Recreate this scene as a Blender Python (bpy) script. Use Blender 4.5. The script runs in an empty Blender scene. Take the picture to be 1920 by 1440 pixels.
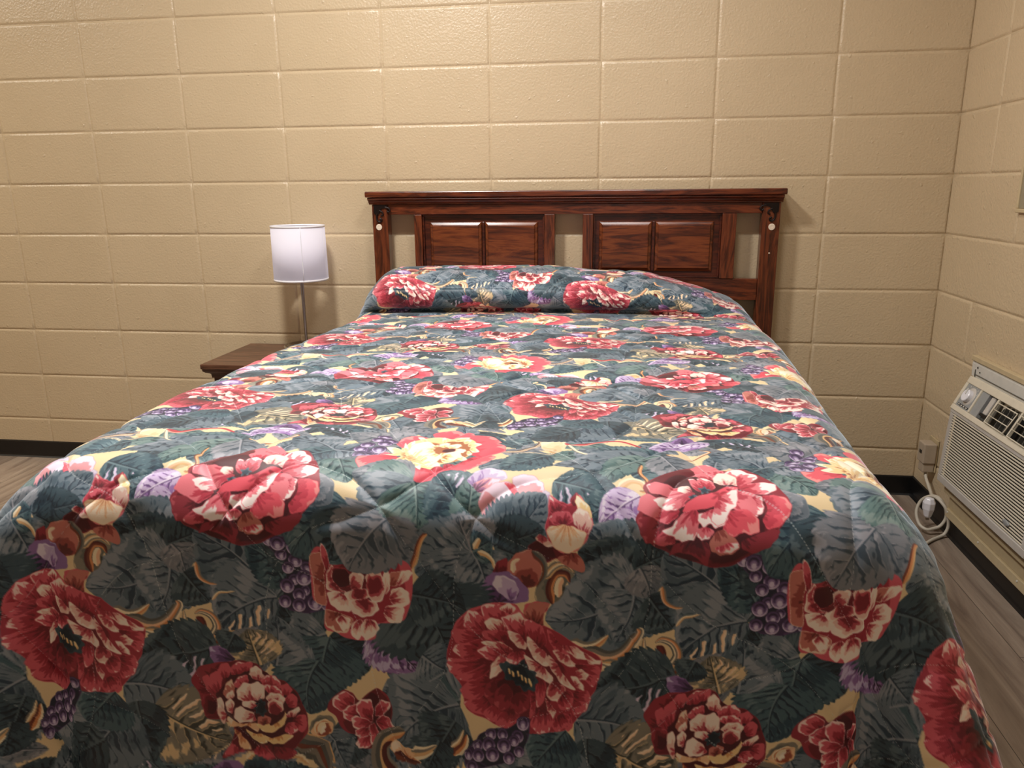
# Bedroom corner: block walls, headboard, floral bedspread
FAB_SAT=.95;FAB_VAL=1.12;FAB_ROUGH=.5;FAB_SPEC=.45;FAB_SHEEN=.5;EXPO=-.07
LIGHTS=[('ceiling_light',(-.75,-1.28,2.57),.36,15,(1,.97,.94)),('ceiling_light_centre',(-1.65,-1.3,2.57),.26,45,(1,.97,.93)),('ceiling_light_left',(-4.2,-1.1,2.57),.42,27,(1,.92,.80)),
 ('cool_fill',(-.8,-4.3,1.7),1.6,3,(.84,.92,1),(1.45,0,0))]  # last entry: weak cool fill lamp added behind the camera, no window modelled
import numpy as np
# ---- bedspread surface -------------------------------------------------
XC,YB,A_,R_=-.965,-1.865,.608,.10
PROF=np.array([(-.47,.789),(-.452,.799),(-.492,.822),(-.497,.862),(-.455,.893),(-.39,.914),(-.31,.921),(-.22,.916),(-.15,.895),(-.115,.84),(-.105,.76)])
def _catmull(P,n=24):
    P=np.vstack([2*P[0]-P[1],P,2*P[-1]-P[-2]]);o=[]
    for i in range(1,len(P)-2):
        t=np.linspace(0,1,n,endpoint=False)[:,None];a,b,c,d=P[i-1],P[i],P[i+1],P[i+2]
        o.append(.5*((2*b)+(-a+c)*t+(2*a-5*b+4*c-d)*t*t+(-a+3*b-3*c+d)*t**3))
    o.append(P[-2][None]);return np.vstack(o)
_PC=_catmull(PROF);_s=np.r_[0,np.cumsum(np.hypot(*np.diff(_PC,axis=0).T))]
VH=YB+.47            # v of the crease (negative)
def sm(x,a,b):
    t=np.clip((x-a)/(b-a),0,1);return t*t*(3-2*t)
def bend(t,r):
    th=np.clip(t/r,0,np.pi/2);e=np.maximum(t-r*np.pi/2,0)
    return r*np.sin(th)+.05*e, r*(1-np.cos(th))+.998*e
def surf(u,v):
    u,v=np.broadcast_arrays(np.asarray(u,float),np.asarray(v,float))
    su=np.sign(u);du=np.maximum(np.abs(u)-A_,0);dv=np.maximum(v,0)
    t=(du**4+dv**4)**.25;phi=np.arctan2(dv,du+1e-12)
    o,dz=bend(t,R_);both=np.sin(2*phi)**2
    rho=o+np.where(u<0,.52,.43)*np.maximum(t-.07,0)*both
    # soft hanging folds
    hang=sm(t,.12,.5)
    rho=rho+hang*(.010*np.sin(v*9+1)*np.cos(phi)**4+.009*np.sin(u*8.5+.6)*np.sin(phi)**4)
    x=np.where(du>0,su*A_+su*rho*np.cos(phi),u);y=YB-np.where(dv>0,rho*np.sin(phi),0)
    x=np.where(u>0,x*(1-.055*sm(v,-1.2,0.)*np.clip(u/.6,0,1)),x)
    x=np.where(u<0,x-np.interp(v,[-1.7,-1.45,-1.3,-1.15,-1.0,-.65,-.35,-.1,.15,.5],[-.0,-.015,-.042,-.036,-.010,.020,.035,.030,.015,.010])*np.clip(-u/.6,0,1),x)
    vv=np.minimum(v,0);k=np.maximum(VH-vv,0)       # arc length past crease
    yf=-1*vv+YB;zf=.789-.012*sm(-vv,1.2,.0)-.010*(np.clip(u/A_,-1,1))**2
    py=np.interp(k,_s,_PC[:,0]);pz=np.interp(k,_s,_PC[:,1])
    w=np.where(u<0,1-sm(-u,.54,.74),1-.55*sm(u,.30,.60)-.45*sm(u,.5,.72));w=w*(k>0)*(1-.16*sm(u,-.1,.35))
    yfl=np.minimum(yf,-.10);
    y=y+np.where(k>0,(w*(py)+(1-w)*np.minimum(yf,-.105))-(YB),np.where(dv>0,0,yf-YB))
    z=zf+np.where(k>0,w*(pz-.789),0)-dz
    return XC+x,y,z
WS=[1.47358, -0.06738, 0.05129, 0.00728, -0.17109]
WT=[1.55261, -0.22002, 0.03834, 0.00923, -0.08271, 0.09183]
def warp(u,v):
    return sum(c*t for c,t in zip(WS,[u,u*v,v,u*u,u**3])),sum(c*t for c,t in zip(WT,[v,v*v,u*v,u,v**3,u*u]))
# ---- fabric repeat painter
TW,TH=1340,1280
PAL=dict(
 red=[(112,16,34),(160,28,52),(208,78,96),(248,214,210)],
 bright=[(150,18,44),(192,38,66),(232,112,126),(255,240,238)],
 deep=[(74,8,24),(108,14,32),(148,30,50),(186,70,84)],
 pale=[(128,20,40),(186,64,78),(236,196,184),(250,234,222)],
 coral=[(170,26,50),(206,44,72),(232,70,92),(244,140,140)],
 gold=[(170,96,48),(222,160,96),(244,212,150),(255,244,216)],
 peach=[(150,70,44),(214,140,92),(240,196,150),(252,232,208)],
 lav=[(104,72,128),(150,112,176),(196,176,214),(222,212,232)],
 pur=[(52,34,66),(92,58,112),(140,104,164),(196,184,222)],
 grape=[(44,32,62),(84,62,108),(138,116,164),(204,192,222)],
 berry=[(30,34,56),(60,42,82),(84,58,106),(84,58,106)],
 plum=[(92,40,72),(160,90,140),(228,150,160),(240,216,236)],
 brick=[(96,34,34),(150,62,56),(196,112,100),(240,214,190)],
 slate=[(34,56,74),(74,95,110),(102,119,132),(136,146,158)],
 teal=[(18,42,60),(36,66,82),(64,94,106),(96,122,130)],
 dark=[(14,30,44),(27,48,62),(50,73,85),(80,100,110)],
 grey=[(56,72,86),(96,108,120),(122,128,138),(150,152,162)],
 green=[(30,60,66),(60,94,98),(92,122,122),(124,146,144)],
 olive=[(60,62,56),(102,104,96),(132,128,114),(222,196,150)],
 cream=[(196,160,112),(222,192,146),(232,208,166),(244,226,192)])
def _rng(seed): return np.random.RandomState(int(seed)%99991)
class Canvas:
    def __init__(s,scale=1.0):
        s.k=scale;s.W=int(TW*scale);s.H=int(TH*scale)
        s.a=np.empty((s.H,s.W,3),np.float32);s.a[:]=(230,206,160);s.n=0
    def box(s,x0,y0,x1,y1):
        k=s.k;X0,Y0,X1,Y1=int(np.floor(x0*k))-2,int(np.floor(y0*k))-2,int(np.ceil(x1*k))+3,int(np.ceil(y1*k))+3
        xs=np.arange(X0,X1);ys=np.arange(Y0,Y1)
        return (xs[None,:]+.5)/k+0*ys[:,None],(ys[:,None]+.5)/k+0*xs[None,:],np.ix_(ys%s.H,xs%s.W)
    def put(s,ix,mask,col):
        r=s.a[ix];m=mask.astype(np.float32)[...,None]
        s.a[ix]=r*(1-m)+np.asarray(col,np.float32)*m
def spl(p,n=8,closed=True):
    p=np.asarray(p,float)
    if not closed: p=np.vstack([2*p[0]-p[1],p,2*p[-1]-p[-2]])
    N=len(p);o=[];t=np.linspace(0,1,n,endpoint=False)[:,None]
    for i in (range(N) if closed else range(1,N-2)):
        a,b,c,d=(p[(i+j-1)%N] for j in range(4))
        o.append(.5*((2*b)+(-a+c)*t+(2*a-5*b+4*c-d)*t*t+(-a+3*b-3*c+d)*t**3))
    if not closed:o.append(p[-2][None])
    return np.vstack(o)
def noise1(x,rs,f):
    o=0*x
    for i in range(4): o=o+np.sin(x*f*(1+.63*i)+rs.rand()*6.28)/(1+.5*i)
    return o/2.1
def tones(t,pal,th):
    c=np.array(PAL[pal],np.float32);o=np.empty(t.shape+(3,),np.float32);o[:]=c[0]
    for i,h in enumerate(th):
        m=np.clip((t-h)/.035+.5,0,1)[...,None];o=o*(1-m)+c[i+1]*m
    return o
def inside(X,Y,q):
    ins=np.zeros(X.shape,bool);x0,y0=q[-1]
    for x1,y1 in q:
        if y1!=y0:
            c=((y0>Y)!=(y1>Y))&(X<(x1-x0)*(Y-y0)/(y1-y0)+x0);ins^=c
        x0,y0=x1,y1
    return ins
def edged(X,Y,q):
    d=np.full(X.shape,1e9)
    a=q;b=np.roll(q,-1,0)
    for (x0,y0),(x1,y1) in zip(a,b):
        dx,dy=x1-x0,y1-y0;L=dx*dx+dy*dy+1e-9
        t=np.clip(((X-x0)*dx+(Y-y0)*dy)/L,0,1);d=np.minimum(d,(X-x0-t*dx)**2+(Y-y0-t*dy)**2)
    return np.sqrt(d)
# petal: polygon with flame streaks running away from a focus
def P(cv,pts,foc,pal,th=(.3,.55,.8),fr=16,amp=.17,rim=1,out=0,wob=3.):
    cv.n+=1;rs=_rng(cv.n*7+13);q=spl(pts,7)
    # slight scalloping
    c=q.mean(0);k=np.arange(len(q));q=q+(q-c)/ (np.linalg.norm(q-c,axis=1,keepdims=True)+1e-6)*(wob*np.sin(k*.9+rs.rand()*6))[:,None]*.5
    X,Y,ix=cv.box(q[:,0].min(),q[:,1].min(),q[:,0].max(),q[:,1].max())
    m=inside(X,Y,q)
    if not m.any(): return
    dx,dy=X-foc[0],Y-foc[1];r=np.hypot(dx,dy);rq=np.hypot(q[:,0]-foc[0],q[:,1]-foc[1])
    span=rq.max()-rq.min();mid=np.arctan2(c[1]-foc[1],c[0]-foc[0]);th_=(np.arctan2(dy,dx)-mid+np.pi)%(2*np.pi)-np.pi
    wid=max(.12,np.ptp(((np.arctan2(q[:,1]-foc[1],q[:,0]-foc[0])-mid+np.pi)%(2*np.pi)-np.pi)))
    u=th_/wid
    t=(r-rq.min())/(span+1e-6)+amp*noise1(u,rs,fr)+.5*amp*noise1(u+.05*np.sin(r/9),rs,fr*2.3)
    e=edged(X,Y,q)
    t=t+.12*np.clip(1-e/7,0,1)*rim
    col=tones(t,pal,th)
    sh=np.clip((e)/2.6,0,1)[...,None]*.5+.5 if out else 1
    cv.put(ix,m,col*sh)
    if rim and not out:
        cc=np.array(PAL[pal][3 if rim>1 else 2],np.float32);mm=m&(e<1.6)&(t>.25);cv.put(ix,mm,cc)
# leaf: base -> tip with midrib, side veins, toothed edge
def L(cv,b,t,w,pal='slate',cur=0.,n=8,teeth=.1,mark=None,skew=0.,vein=1):
    w=w*(.9 if w>90 else 1)
    cv.n+=1;rs=_rng(cv.n*11+5);b=np.array(b,float);t=np.array(t,float);D=t-b;Ln=np.hypot(*D);D/=Ln;N=np.array([-D[1],D[0]])
    c=(b+t)/2;R=Ln/2+w+abs(cur)*Ln;X,Y,ix=cv.box(c[0]-R,c[1]-R,c[0]+R,c[1]+R)
    a=((X-b[0])*D[0]+(Y-b[1])*D[1])/Ln;s=((X-b[0])*N[0]+(Y-b[1])*N[1])-cur*Ln*4*a*(1-a)
    ac=np.clip(a,0,1);h=w*np.sin(np.pi*ac**(.72+skew))**.72
    ph=rs.rand();saw=((a*n*1.6-.30*np.abs(s)/w+ph)%1)
    hh=h*(1-teeth*(1-saw)**1.5)+1e-3;m=(a>0)&(a<1)&(np.abs(s)<hh)
    if not m.any(): return
    bn=np.abs(s)/(h+1e-3);q=a*n-.36*n*bn*w/Ln*1.6+.15*np.sign(s)
    wv=.20*noise1(q*.7+bn*2,rs,2.2)+.10*noise1(bn*3+a*5,rs,3.1);f=(q+wv)%1
    # flame-like dark strokes between the veins
    t0=.55+.16*(s>0)-.10*(1-bn)+.22*noise1(a*2+bn,rs,3)
    blot=np.clip((.46*(1-bn**1.6)*(.75+.5*noise1(q*.5,rs,1.9))+.13*noise1(a+bn*.3,rs,17)-f*.75)*6,0,1)*(f>.05)
    edge=np.clip((bn-.86)*9,0,1)
    tt=t0-.50*blot-.3*edge*(f<.55)
    tt=np.where((f<.055)&(bn<.72),.60+.2*vein*(bn<.5),tt)+.07*noise1(a*3-bn*1.5,rs,11)*(f>.05)
    tt=tt+.06*noise1(X/17+Y/23,rs,1.)
    col=tones(tt,pal,(.25,.45,.71))
    if mark is not None:
        mm=(f>.42)&(f<.76+.08*np.sin(q*3.7))&(bn>.2+.08*np.sin(q*2.9))&(bn<.64+.12*np.sin(q*5))&((s>0)==(mark[1]>0))&(a>.16)&(a<.86)
        cc=np.array(PAL[mark[0]],np.float32);g=np.clip((f-.40)/.42,0,1)[...,None]
        col=np.where(mm[...,None],cc[3]*(1-g)+cc[2]*g,col)
    rib=np.abs(s)<(.5+3.2*(1-a));rd=(np.abs(s+2.5+2*(1-a))<(1.2+2.*(1-a)))
    pc=np.array(PAL[pal],np.float32);col=np.where(rd[...,None],pc[0],col);col=np.where((rib&(a<.93))[...,None],pc[3] if vein else pc[2],col)
    cv.put(ix,m,col)
# grape
def G(cv,c,r):
    cv.n+=1;rs=_rng(cv.n);X,Y,ix=cv.box(c[0]-r,c[1]-r,c[0]+r,c[1]+r);dx,dy=(X-c[0])/r,(Y-c[1])/r;d=np.hypot(dx,dy)
    t=.55+.25*dy-.35*np.exp(-((d-.55)/.16)**2)*(dy<.3)+.5*np.exp(-((dx-.05)**2+(dy-.25)**2)/.10)+.28*np.exp(-((d-.86)/.08)**2)*(dy>-.2)
    t=np.where(d>.93,0,t);cv.put(ix,d<1,tones(t,'grape',(.2,.48,.80)))
# tapered scroll stroke made of parallel bands
def S(cv,pts,w0,w1,cols):
    cv.n+=1;q=spl(pts,10,False);n=len(q);W=max(w0,w1)
    X,Y,ix=cv.box(q[:,0].min()-W,q[:,1].min()-W,q[:,0].max()+W,q[:,1].max()+W)
    best=np.full(X.shape,1e9);sd=np.zeros(X.shape);tt=np.zeros(X.shape)
    for i in range(n-1):
        (x0,y0),(x1,y1)=q[i],q[i+1];dx,dy=x1-x0,y1-y0;L2=dx*dx+dy*dy+1e-9
        t=np.clip(((X-x0)*dx+(Y-y0)*dy)/L2,0,1);ex,ey=X-x0-t*dx,Y-y0-t*dy;d=ex*ex+ey*ey
        k=d<best;best=np.where(k,d,best);sd=np.where(k,(dx*ey-dy*ex)/np.sqrt(L2),sd);tt=np.where(k,(i+t)/(n-1),tt)
    w=w0+(w1-w0)*tt;w=w*np.clip((1-tt)*6,0,1)**.5*np.clip(tt*8+.2,0,1)**.5
    m=np.sqrt(best)<w*.5;u=np.clip(sd/(w+1e-6)+.5,0,.999)
    c=np.array(cols,np.float32);cv.put(ix,m,c[(u*len(c)).astype(int)])
FN=dict(P=P,L=L,G=G,S=S)
def render(ops,scale=1.):
    cv=Canvas(scale)
    for o in ops: FN[o[0]](cv,*o[1],**(o[2] if len(o)>2 else {}))
    return cv.a
OPS=[
('L',((-78,885),(88,943),38,'grey'),{'n':5,'cur':0.03}),
('L',((215,912),(64,870),38,'dark'),{'n':5,'cur':-0.02}),
('L',((165,963),(295,873),52,'slate'),{'n':5,'cur':-0.1}),
('L',((322,860),(443,929),44,'green'),{'n':7,'cur':0.03}),
('L',((412,932),(536,912),51,'slate'),{'n':5,'cur':-0.05}),
('L',((541,898),(664,935),49,'teal'),{'n':6,'cur':0.04}),
('L',((636,937),(800,871),49,'grey'),{'n':5,'cur':0.01}),
('L',((871,977),(829,824),44,'slate'),{'n':5,'cur':0.09}),
('L',((935,875),(1056,924),49,'teal'),{'n':5,'cur':-0.01}),
('L',((1077,839),(1161,950),55,'slate'),{'n':6,'cur':0.04}),
('L',((1139,936),(1284,896),39,'slate'),{'n':7,'cur':0.01}),
('L',((-18,992),(130,983),39,'dark'),{'n':5,'cur':0.06}),
('L',((99,1029),(251,944),51,'slate'),{'n':5,'cur':-0.01}),
('L',((203,1010),(374,1009),54,'grey'),{'n':6,'cur':0.04}),
('L',((345,1033),(491,945),55,'slate'),{'n':7,'cur':0.09}),
('L',((488,980),(640,991),40,'teal'),{'n':7,'cur':0.02}),
('L',((588,959),(711,1021),47,'teal'),{'n':7,'cur':-0.06}),
('L',((818,927),(797,1065),54,'dark'),{'n':7,'cur':0.06}),
('L',((824,1020),(991,984),52,'teal'),{'n':6,'cur':0.0}),
('L',((956,988),(1119,982),51,'slate'),{'n':7,'cur':0.06}),
('L',((1088,973),(1236,1033),38,'slate'),{'n':5,'cur':0.02}),
('L',((1303,1073),(1268,898),45,'slate'),{'n':5,'cur':0.08}),
('L',((-88,1114),(54,1097),40,'green'),{'n':5,'cur':-0.05}),
('L',((195,1036),(85,1106),55,'teal'),{'n':5,'cur':0.01}),
('L',((166,1102),(304,1061),42,'grey'),{'n':6,'cur':0.06}),
('L',((284,1076),(461,1092),42,'green'),{'n':5,'cur':-0.03}),
('L',((551,1055),(675,1131),51,'slate'),{'n':6,'cur':-0.04}),
('L',((684,1075),(821,1094),47,'grey'),{'n':6,'cur':-0.02}),
('L',((911,1097),(781,1116),52,'slate'),{'n':6,'cur':-0.09}),
('L',((890,1112),(1030,1059),39,'slate'),{'n':6,'cur':-0.05}),
('L',((1003,1109),(1163,1104),41,'slate'),{'n':5,'cur':-0.04}),
('L',((1149,1087),(1293,1080),56,'slate'),{'n':5,'cur':-0.1}),
('L',((110,1159),(271,1181),53,'grey'),{'n':6,'cur':-0.02}),
('L',((249,1219),(390,1121),51,'green'),{'n':6,'cur':0.03}),
('L',((348,1128),(501,1220),55,'slate'),{'n':6,'cur':0.02}),
('L',((488,1133),(636,1197),38,'teal'),{'n':7,'cur':-0.01}),
('L',((594,1123),(708,1233),41,'dark'),{'n':5,'cur':0.1}),
('L',((781,1239),(821,1118),44,'slate'),{'n':7,'cur':-0.08}),
('L',((1104,1160),(975,1219),53,'grey'),{'n':6,'cur':0.09}),
('L',((1204,1221),(1101,1109),55,'green'),{'n':7,'cur':-0.06}),
('L',((1177,1185),(1344,1158),49,'grey'),{'n':7,'cur':-0.02}),
('L',((-85,1308),(52,1204),54,'green'),{'n':6,'cur':-0.05}),
('L',((74,1323),(204,1222),39,'slate'),{'n':6,'cur':0.04}),
('L',((172,1231),(291,1288),50,'teal'),{'n':5,'cur':-0.04}),
('L',((397,1351),(372,1209),47,'dark'),{'n':6,'cur':0.09}),
('L',((455,1199),(509,1314),39,'slate'),{'n':5,'cur':-0.06}),
('L',((532,1335),(647,1239),51,'teal'),{'n':6,'cur':-0.01}),
('L',((798,1330),(943,1242),47,'dark'),{'n':5,'cur':-0.09}),
('L',((935,1245),(1052,1290),52,'grey'),{'n':5,'cur':-0.08}),
('L',((1045,1296),(1166,1235),38,'green'),{'n':5,'cur':0.03}),
('L',((1160,1319),(1290,1257),40,'dark'),{'n':7,'cur':-0.01}),
('S',([(-208,571),(-123,584),(-24,630),(73,615)],14,5,[(238,190,150),(246,230,196),(222,178,122)])),
('S',([(323,305),(371,344),(394,397)],14,5,[(238,190,150),(246,230,196),(222,178,122)])),
('L',((830,-628),(491,-467),60,'grey'),{'n':7,'cur':0.05}),
('L',((348,-429),(713,-324),95,'grey'),{'n':8,'mark':('peach',1)}),
('L',((130,-424),(362,-241),60,'slate'),{'n':7}),
('L',((404,-369),(508,-262),38,'teal'),{'n':6,'mark':('lav',1)}),
('L',((945,-207),(790,-300),42,'dark'),{'n':6,'mark':('lav',1)}),
('L',((780,-279),(581,-189),52,'lav'),{'n':9,'cur':0.05,'vein':1,'teeth':0.04}),
('L',((1188,-407),(1068,-223),70,'slate'),{'n':7}),
('L',((982,-384),(1212,-274),70,'grey'),{'n':8}),
('S',([(639,-133),(677,-106),(719,-128),(775,-184),(741,-202)],20,7,[(238,190,150),(246,230,196),(214,138,78),(116,54,34)])),
('S',([(930,-358),(981,-376),(1022,-332),(1045,-258)],26,9,[(128,122,112),(246,230,196),(222,178,122),(84,86,84)])),
('S',([(103,-106),(159,-122),(204,-180),(222,-229),(200,-253)],24,10,[(84,86,84),(116,54,34),(246,230,196),(128,122,112),(238,190,150)])),
('S',([(161,-78),(201,-118),(261,-107),(296,-164)],20,8,[(246,230,196),(128,122,112),(246,230,196),(116,54,34)])),
('P',([(222,-229),(251,-240),(307,-238),(308,-165),(277,-126),(243,-158)],(277,-126),'cream'),{'th':(0.2,0.5,0.8)}),
('S',([(308,-230),(365,-199),(418,-231),(485,-242),(557,-194),(604,-163)],24,8,[(190,30,50),(170,24,44),(240,150,130)])),
('S',([(309,-221),(358,-136),(420,-92),(472,-81),(445,-51)],14,6,[(246,230,196),(246,230,196),(128,122,112)])),
('L',((1159,-186),(927,-241),90,'grey'),{'n':6,'cur':-0.05}),
('L',((936,-72),(768,-168),95,'slate'),{'n':7,'cur':0.08}),
('L',((936,-72),(1042,113),85,'green'),{'n':7}),
('L',((936,-72),(1106,-64),75,'slate'),{'n':7}),
('L',((936,-72),(823,44),60,'teal'),{'n':6}),
('L',((618,-116),(415,-178),75,'teal'),{'n':8,'cur':-0.06}),
('L',((618,-116),(292,4),80,'slate'),{'n':8,'cur':0.05}),
('L',((618,-116),(441,99),70,'green'),{'n':7,'cur':0.1}),
('L',((618,-116),(704,88),95,'grey'),{'n':6}),
('L',((269,-91),(136,41),80,'teal'),{'n':8}),
('S',([(557,-27),(552,32),(573,70),(568,108),(552,108)],14,8,[(214,138,78),(222,178,122),(116,54,34)])),
('S',([(494,97),(525,72),(557,79),(568,108)],30,12,[(246,230,196),(238,190,150),(222,178,122)])),
('L',((302,85),(501,136),95,'teal'),{'n':7,'mark':('lav',1)}),
('L',((483,137),(400,195),60,'teal'),{'n':6}),
('L',((552,122),(444,212),62,'lav'),{'n':7,'cur':0.05,'teeth':0.04}),
('L',((550,188),(488,231),52,'lav'),{'n':5,'teeth':0.04}),
('L',((525,334),(410,219),130,'slate'),{'n':7,'cur':0.05}),
('L',((561,376),(388,275),105,'dark'),{'n':6,'cur':0.08}),
('L',((553,321),(638,281),70,'dark'),{'n':6}),
('L',((552,372),(362,357),120,'slate'),{'n':7,'cur':-0.1}),
('L',((552,376),(303,474),150,'slate'),{'n':7,'cur':-0.12}),
('L',((549,385),(502,531),120,'slate'),{'n':6,'cur':-0.08}),
('L',((558,320),(596,405),62,'grey'),{'n':5,'cur':-0.05}),
('L',((587,405),(663,489),88,'dark'),{'n':6}),
('L',((853,467),(812,302),105,'dark'),{'n':7,'cur':0.12}),
('L',((853,467),(625,277),190,'slate'),{'n':8,'cur':0.1}),
('L',((860,458),(680,566),165,'slate'),{'n':7,'cur':0.1,'mark':('peach',-1)}),
('L',((889,423),(773,311),70,'teal'),{'n':6,'cur':0.1}),
('S',([(671,480),(690,458),(714,455),(738,450)],9,4,[(246,230,196),(222,178,122)])),
('S',([(627,374),(637,412),(663,429),(688,432)],18,5,[(128,122,112),(214,138,78),(238,190,150)])),
('S',([(378,535),(417,546),(451,537),(484,510)],40,16,[(128,122,112),(246,230,196),(214,138,78),(222,178,122)])),
('S',([(418,559),(479,578),(529,560),(568,508),(563,491)],62,20,[(84,86,84),(128,122,112),(238,190,150),(214,138,78),(128,122,112),(246,230,196)])),
('S',([(475,587),(531,590),(580,563),(585,516)],30,10,[(128,122,112),(222,178,122),(246,230,196),(128,122,112)])),
('S',([(565,593),(607,593),(635,575),(634,549),(620,537)],34,18,[(84,26,22),(110,30,24),(84,26,22)])),
('S',([(616,610),(658,600),(680,566),(666,532),(636,519),(615,528)],40,12,[(84,86,84),(246,230,196),(128,122,112),(238,190,150),(214,138,78),(128,122,112)])),
('S',([(651,626),(691,600),(719,582),(780,572)],44,12,[(222,178,122),(128,122,112),(116,54,34),(84,86,84),(246,230,196)])),
('L',((676,617),(440,655),120,'dark'),{'n':7,'cur':-0.08,'mark':('lav',-1)}),
('L',((396,752),(524,718),60,'slate'),{'n':7}),
('L',((400,755),(623,803),125,'slate'),{'n':7,'cur':-0.1}),
('L',((-857,819),(-632,911),140,'olive'),{'n':7,'cur':0.05,'mark':('peach',-1)}),
('L',((-907,803),(-864,977),100,'dark'),{'n':6,'cur':0.05}),
('L',((-928,837),(-1059,1007),150,'slate'),{'n':7,'cur':0.05}),
('L',((372,777),(284,879),120,'teal'),{'n':7}),
('L',((-1003,922),(-1158,1021),95,'dark'),{'n':6}),
('L',((-1346,807),(-1323,700),75,'slate'),{'n':6}),
('L',((-325,850),(-211,902),80,'dark'),{'n':7}),
('L',((-338,847),(-277,951),70,'slate'),{'n':7}),
('L',((60,714),(-102,643),150,'slate'),{'n':7,'cur':-0.14}),
('L',((65,713),(-167,711),170,'slate'),{'n':8,'cur':-0.08}),
('L',((60,716),(-159,801),120,'teal'),{'n':7,'cur':0.08}),
('L',((60,728),(-123,857),200,'slate'),{'n':8,'cur':0.1}),
('L',((49,776),(-11,883),110,'dark'),{'n':7}),
('L',((3,836),(-31,924),80,'dark'),{'n':6}),
('L',((-346,566),(-466,470),150,'dark'),{'n':8,'cur':-0.12}),
('L',((-334,556),(-434,612),110,'slate'),{'n':7,'cur':0.05}),
('L',((-325,564),(-208,660),150,'dark'),{'n':9,'cur':0.06,'teeth':0.16}),
('L',((-328,568),(-353,739),150,'teal'),{'n':8,'cur':0.04}),
('L',((-372,690),(-488,660),90,'slate'),{'n':7}),
('L',((-359,639),(-390,805),130,'teal'),{'n':7,'cur':0.12}),
('L',((-529,663),(-617,575),105,'grey'),{'n':6}),
('L',((-488,669),(-482,515),100,'slate'),{'n':6,'cur':0.05}),
('L',((-535,672),(-570,563),88,'olive'),{'n':6,'mark':('peach',1)}),
('L',((-611,578),(-637,636),52,'dark'),{'n':5}),
('P',([(-685,627),(-659,620),(-634,630),(-611,657),(-639,668),(-670,673),(-683,654)],(-607,660),'pur'),{'th':(0.3,0.6,0.95)}),
('L',((-52,-242),(137,-196),60,'teal'),{'n':7}),
('P',([(-238,-176),(-225,-223),(-153,-222),(-116,-181),(-148,-104),(-208,-128)],(-91,-87),'coral'),{'th':(0.1,0.35,0.86),'amp':0.14}),
('P',([(-141,-259),(-80,-312),(-15,-283),(-9,-201),(-60,-173),(-109,-210)],(-91,-87),'coral'),{'th':(0.1,0.35,0.86),'amp':0.14}),
('P',([(-314,-23),(-295,-64),(-254,-91),(-195,-52),(-212,22),(-266,50),(-292,39)],(-91,-87),'coral'),{'th':(0.1,0.35,0.86),'amp':0.14}),
('P',([(-241,90),(-243,44),(-220,-3),(-176,-24),(-143,55),(-185,87),(-220,114)],(-91,-87),'coral'),{'th':(0.1,0.35,0.86),'amp':0.14}),
('P',([(-12,-257),(57,-263),(94,-205),(50,-160),(-7,-169)],(-91,-87),'coral'),{'th':(0.1,0.35,0.86),'amp':0.14}),
('P',([(20,-169),(94,-189),(120,-152),(114,-95),(44,-64),(4,-98)],(-91,-87),'coral'),{'th':(0.1,0.35,0.86),'amp':0.14}),
('P',([(-4,8),(30,-55),(78,-75),(105,-48),(89,5),(43,50),(7,44)],(-91,-87),'coral'),{'th':(0.1,0.35,0.86),'amp':0.14}),
('P',([(-37,17),(4,14),(41,62),(36,84),(1,83),(-25,55)],(-91,-87),'coral'),{'th':(0.1,0.35,0.86),'amp':0.14}),
('P',([(-215,113),(-194,66),(-167,39),(-126,61),(-131,90),(-185,118)],(-91,-87),'coral'),{'th':(0.1,0.35,0.86),'amp':0.14}),
('P',([(-174,65),(-157,38),(-114,53),(-114,89),(-136,109),(-161,95)],(-91,-87),'coral'),{'th':(0.1,0.35,0.86),'amp':0.14}),
('P',([(-121,61),(-85,32),(-29,37),(-19,70),(-47,85),(-50,114),(-75,123),(-94,113)],(-91,-87),'coral'),{'th':(0.1,0.35,0.86),'amp':0.14}),
('P',([(-205,-152),(-173,-194),(-103,-237),(-20,-229),(23,-157),(18,-61),(-39,18),(-106,43),(-152,22),(-192,-60)],(-79,-89),'gold'),{'th':(0.1,0.2,0.9)}),
('P',([(-184,-90),(-218,-118),(-252,-115),(-208,-72),(-179,-64)],(-182,-76),'gold'),{'wob':1.0,'th':(0.05,0.12,0.6),'rim':2}),
('P',([(-181,-75),(-216,-83),(-248,-55),(-202,-37),(-173,-48)],(-177,-62),'gold'),{'wob':1.0,'th':(0.05,0.12,0.6),'rim':2}),
('P',([(-172,-36),(-188,-12),(-198,36),(-171,23),(-161,-12)],(-166,-25),'gold'),{'wob':1.0,'th':(0.05,0.12,0.6),'rim':2}),
('P',([(-180,-103),(-191,-141),(-212,-181),(-202,-131),(-187,-96)],(-183,-100),'gold'),{'wob':1.0,'th':(0.05,0.12,0.6),'rim':2}),
('P',([(-172,-128),(-172,-151),(-183,-189),(-188,-169),(-182,-139)],(-177,-132),'gold'),{'wob':1.0,'th':(0.05,0.12,0.6),'rim':2}),
('P',([(-146,-198),(-163,-219),(-180,-217),(-158,-187),(-143,-177)],(-144,-189),'gold'),{'wob':1.0,'th':(0.05,0.12,0.6),'rim':2}),
('P',([(-89,-196),(-86,-207),(-95,-238),(-103,-231),(-99,-210)],(-94,-203),'gold'),{'wob':1.0,'th':(0.05,0.12,0.6),'rim':2}),
('P',([(-50,-188),(-31,-195),(-15,-234),(-42,-234),(-57,-210)],(-53,-197),'gold'),{'wob':1.0,'th':(0.05,0.12,0.6),'rim':2}),
('P',([(-18,-167),(-8,-173),(-5,-210),(-21,-210),(-26,-188)],(-22,-177),'gold'),{'wob':1.0,'th':(0.05,0.12,0.6),'rim':2}),
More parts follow.
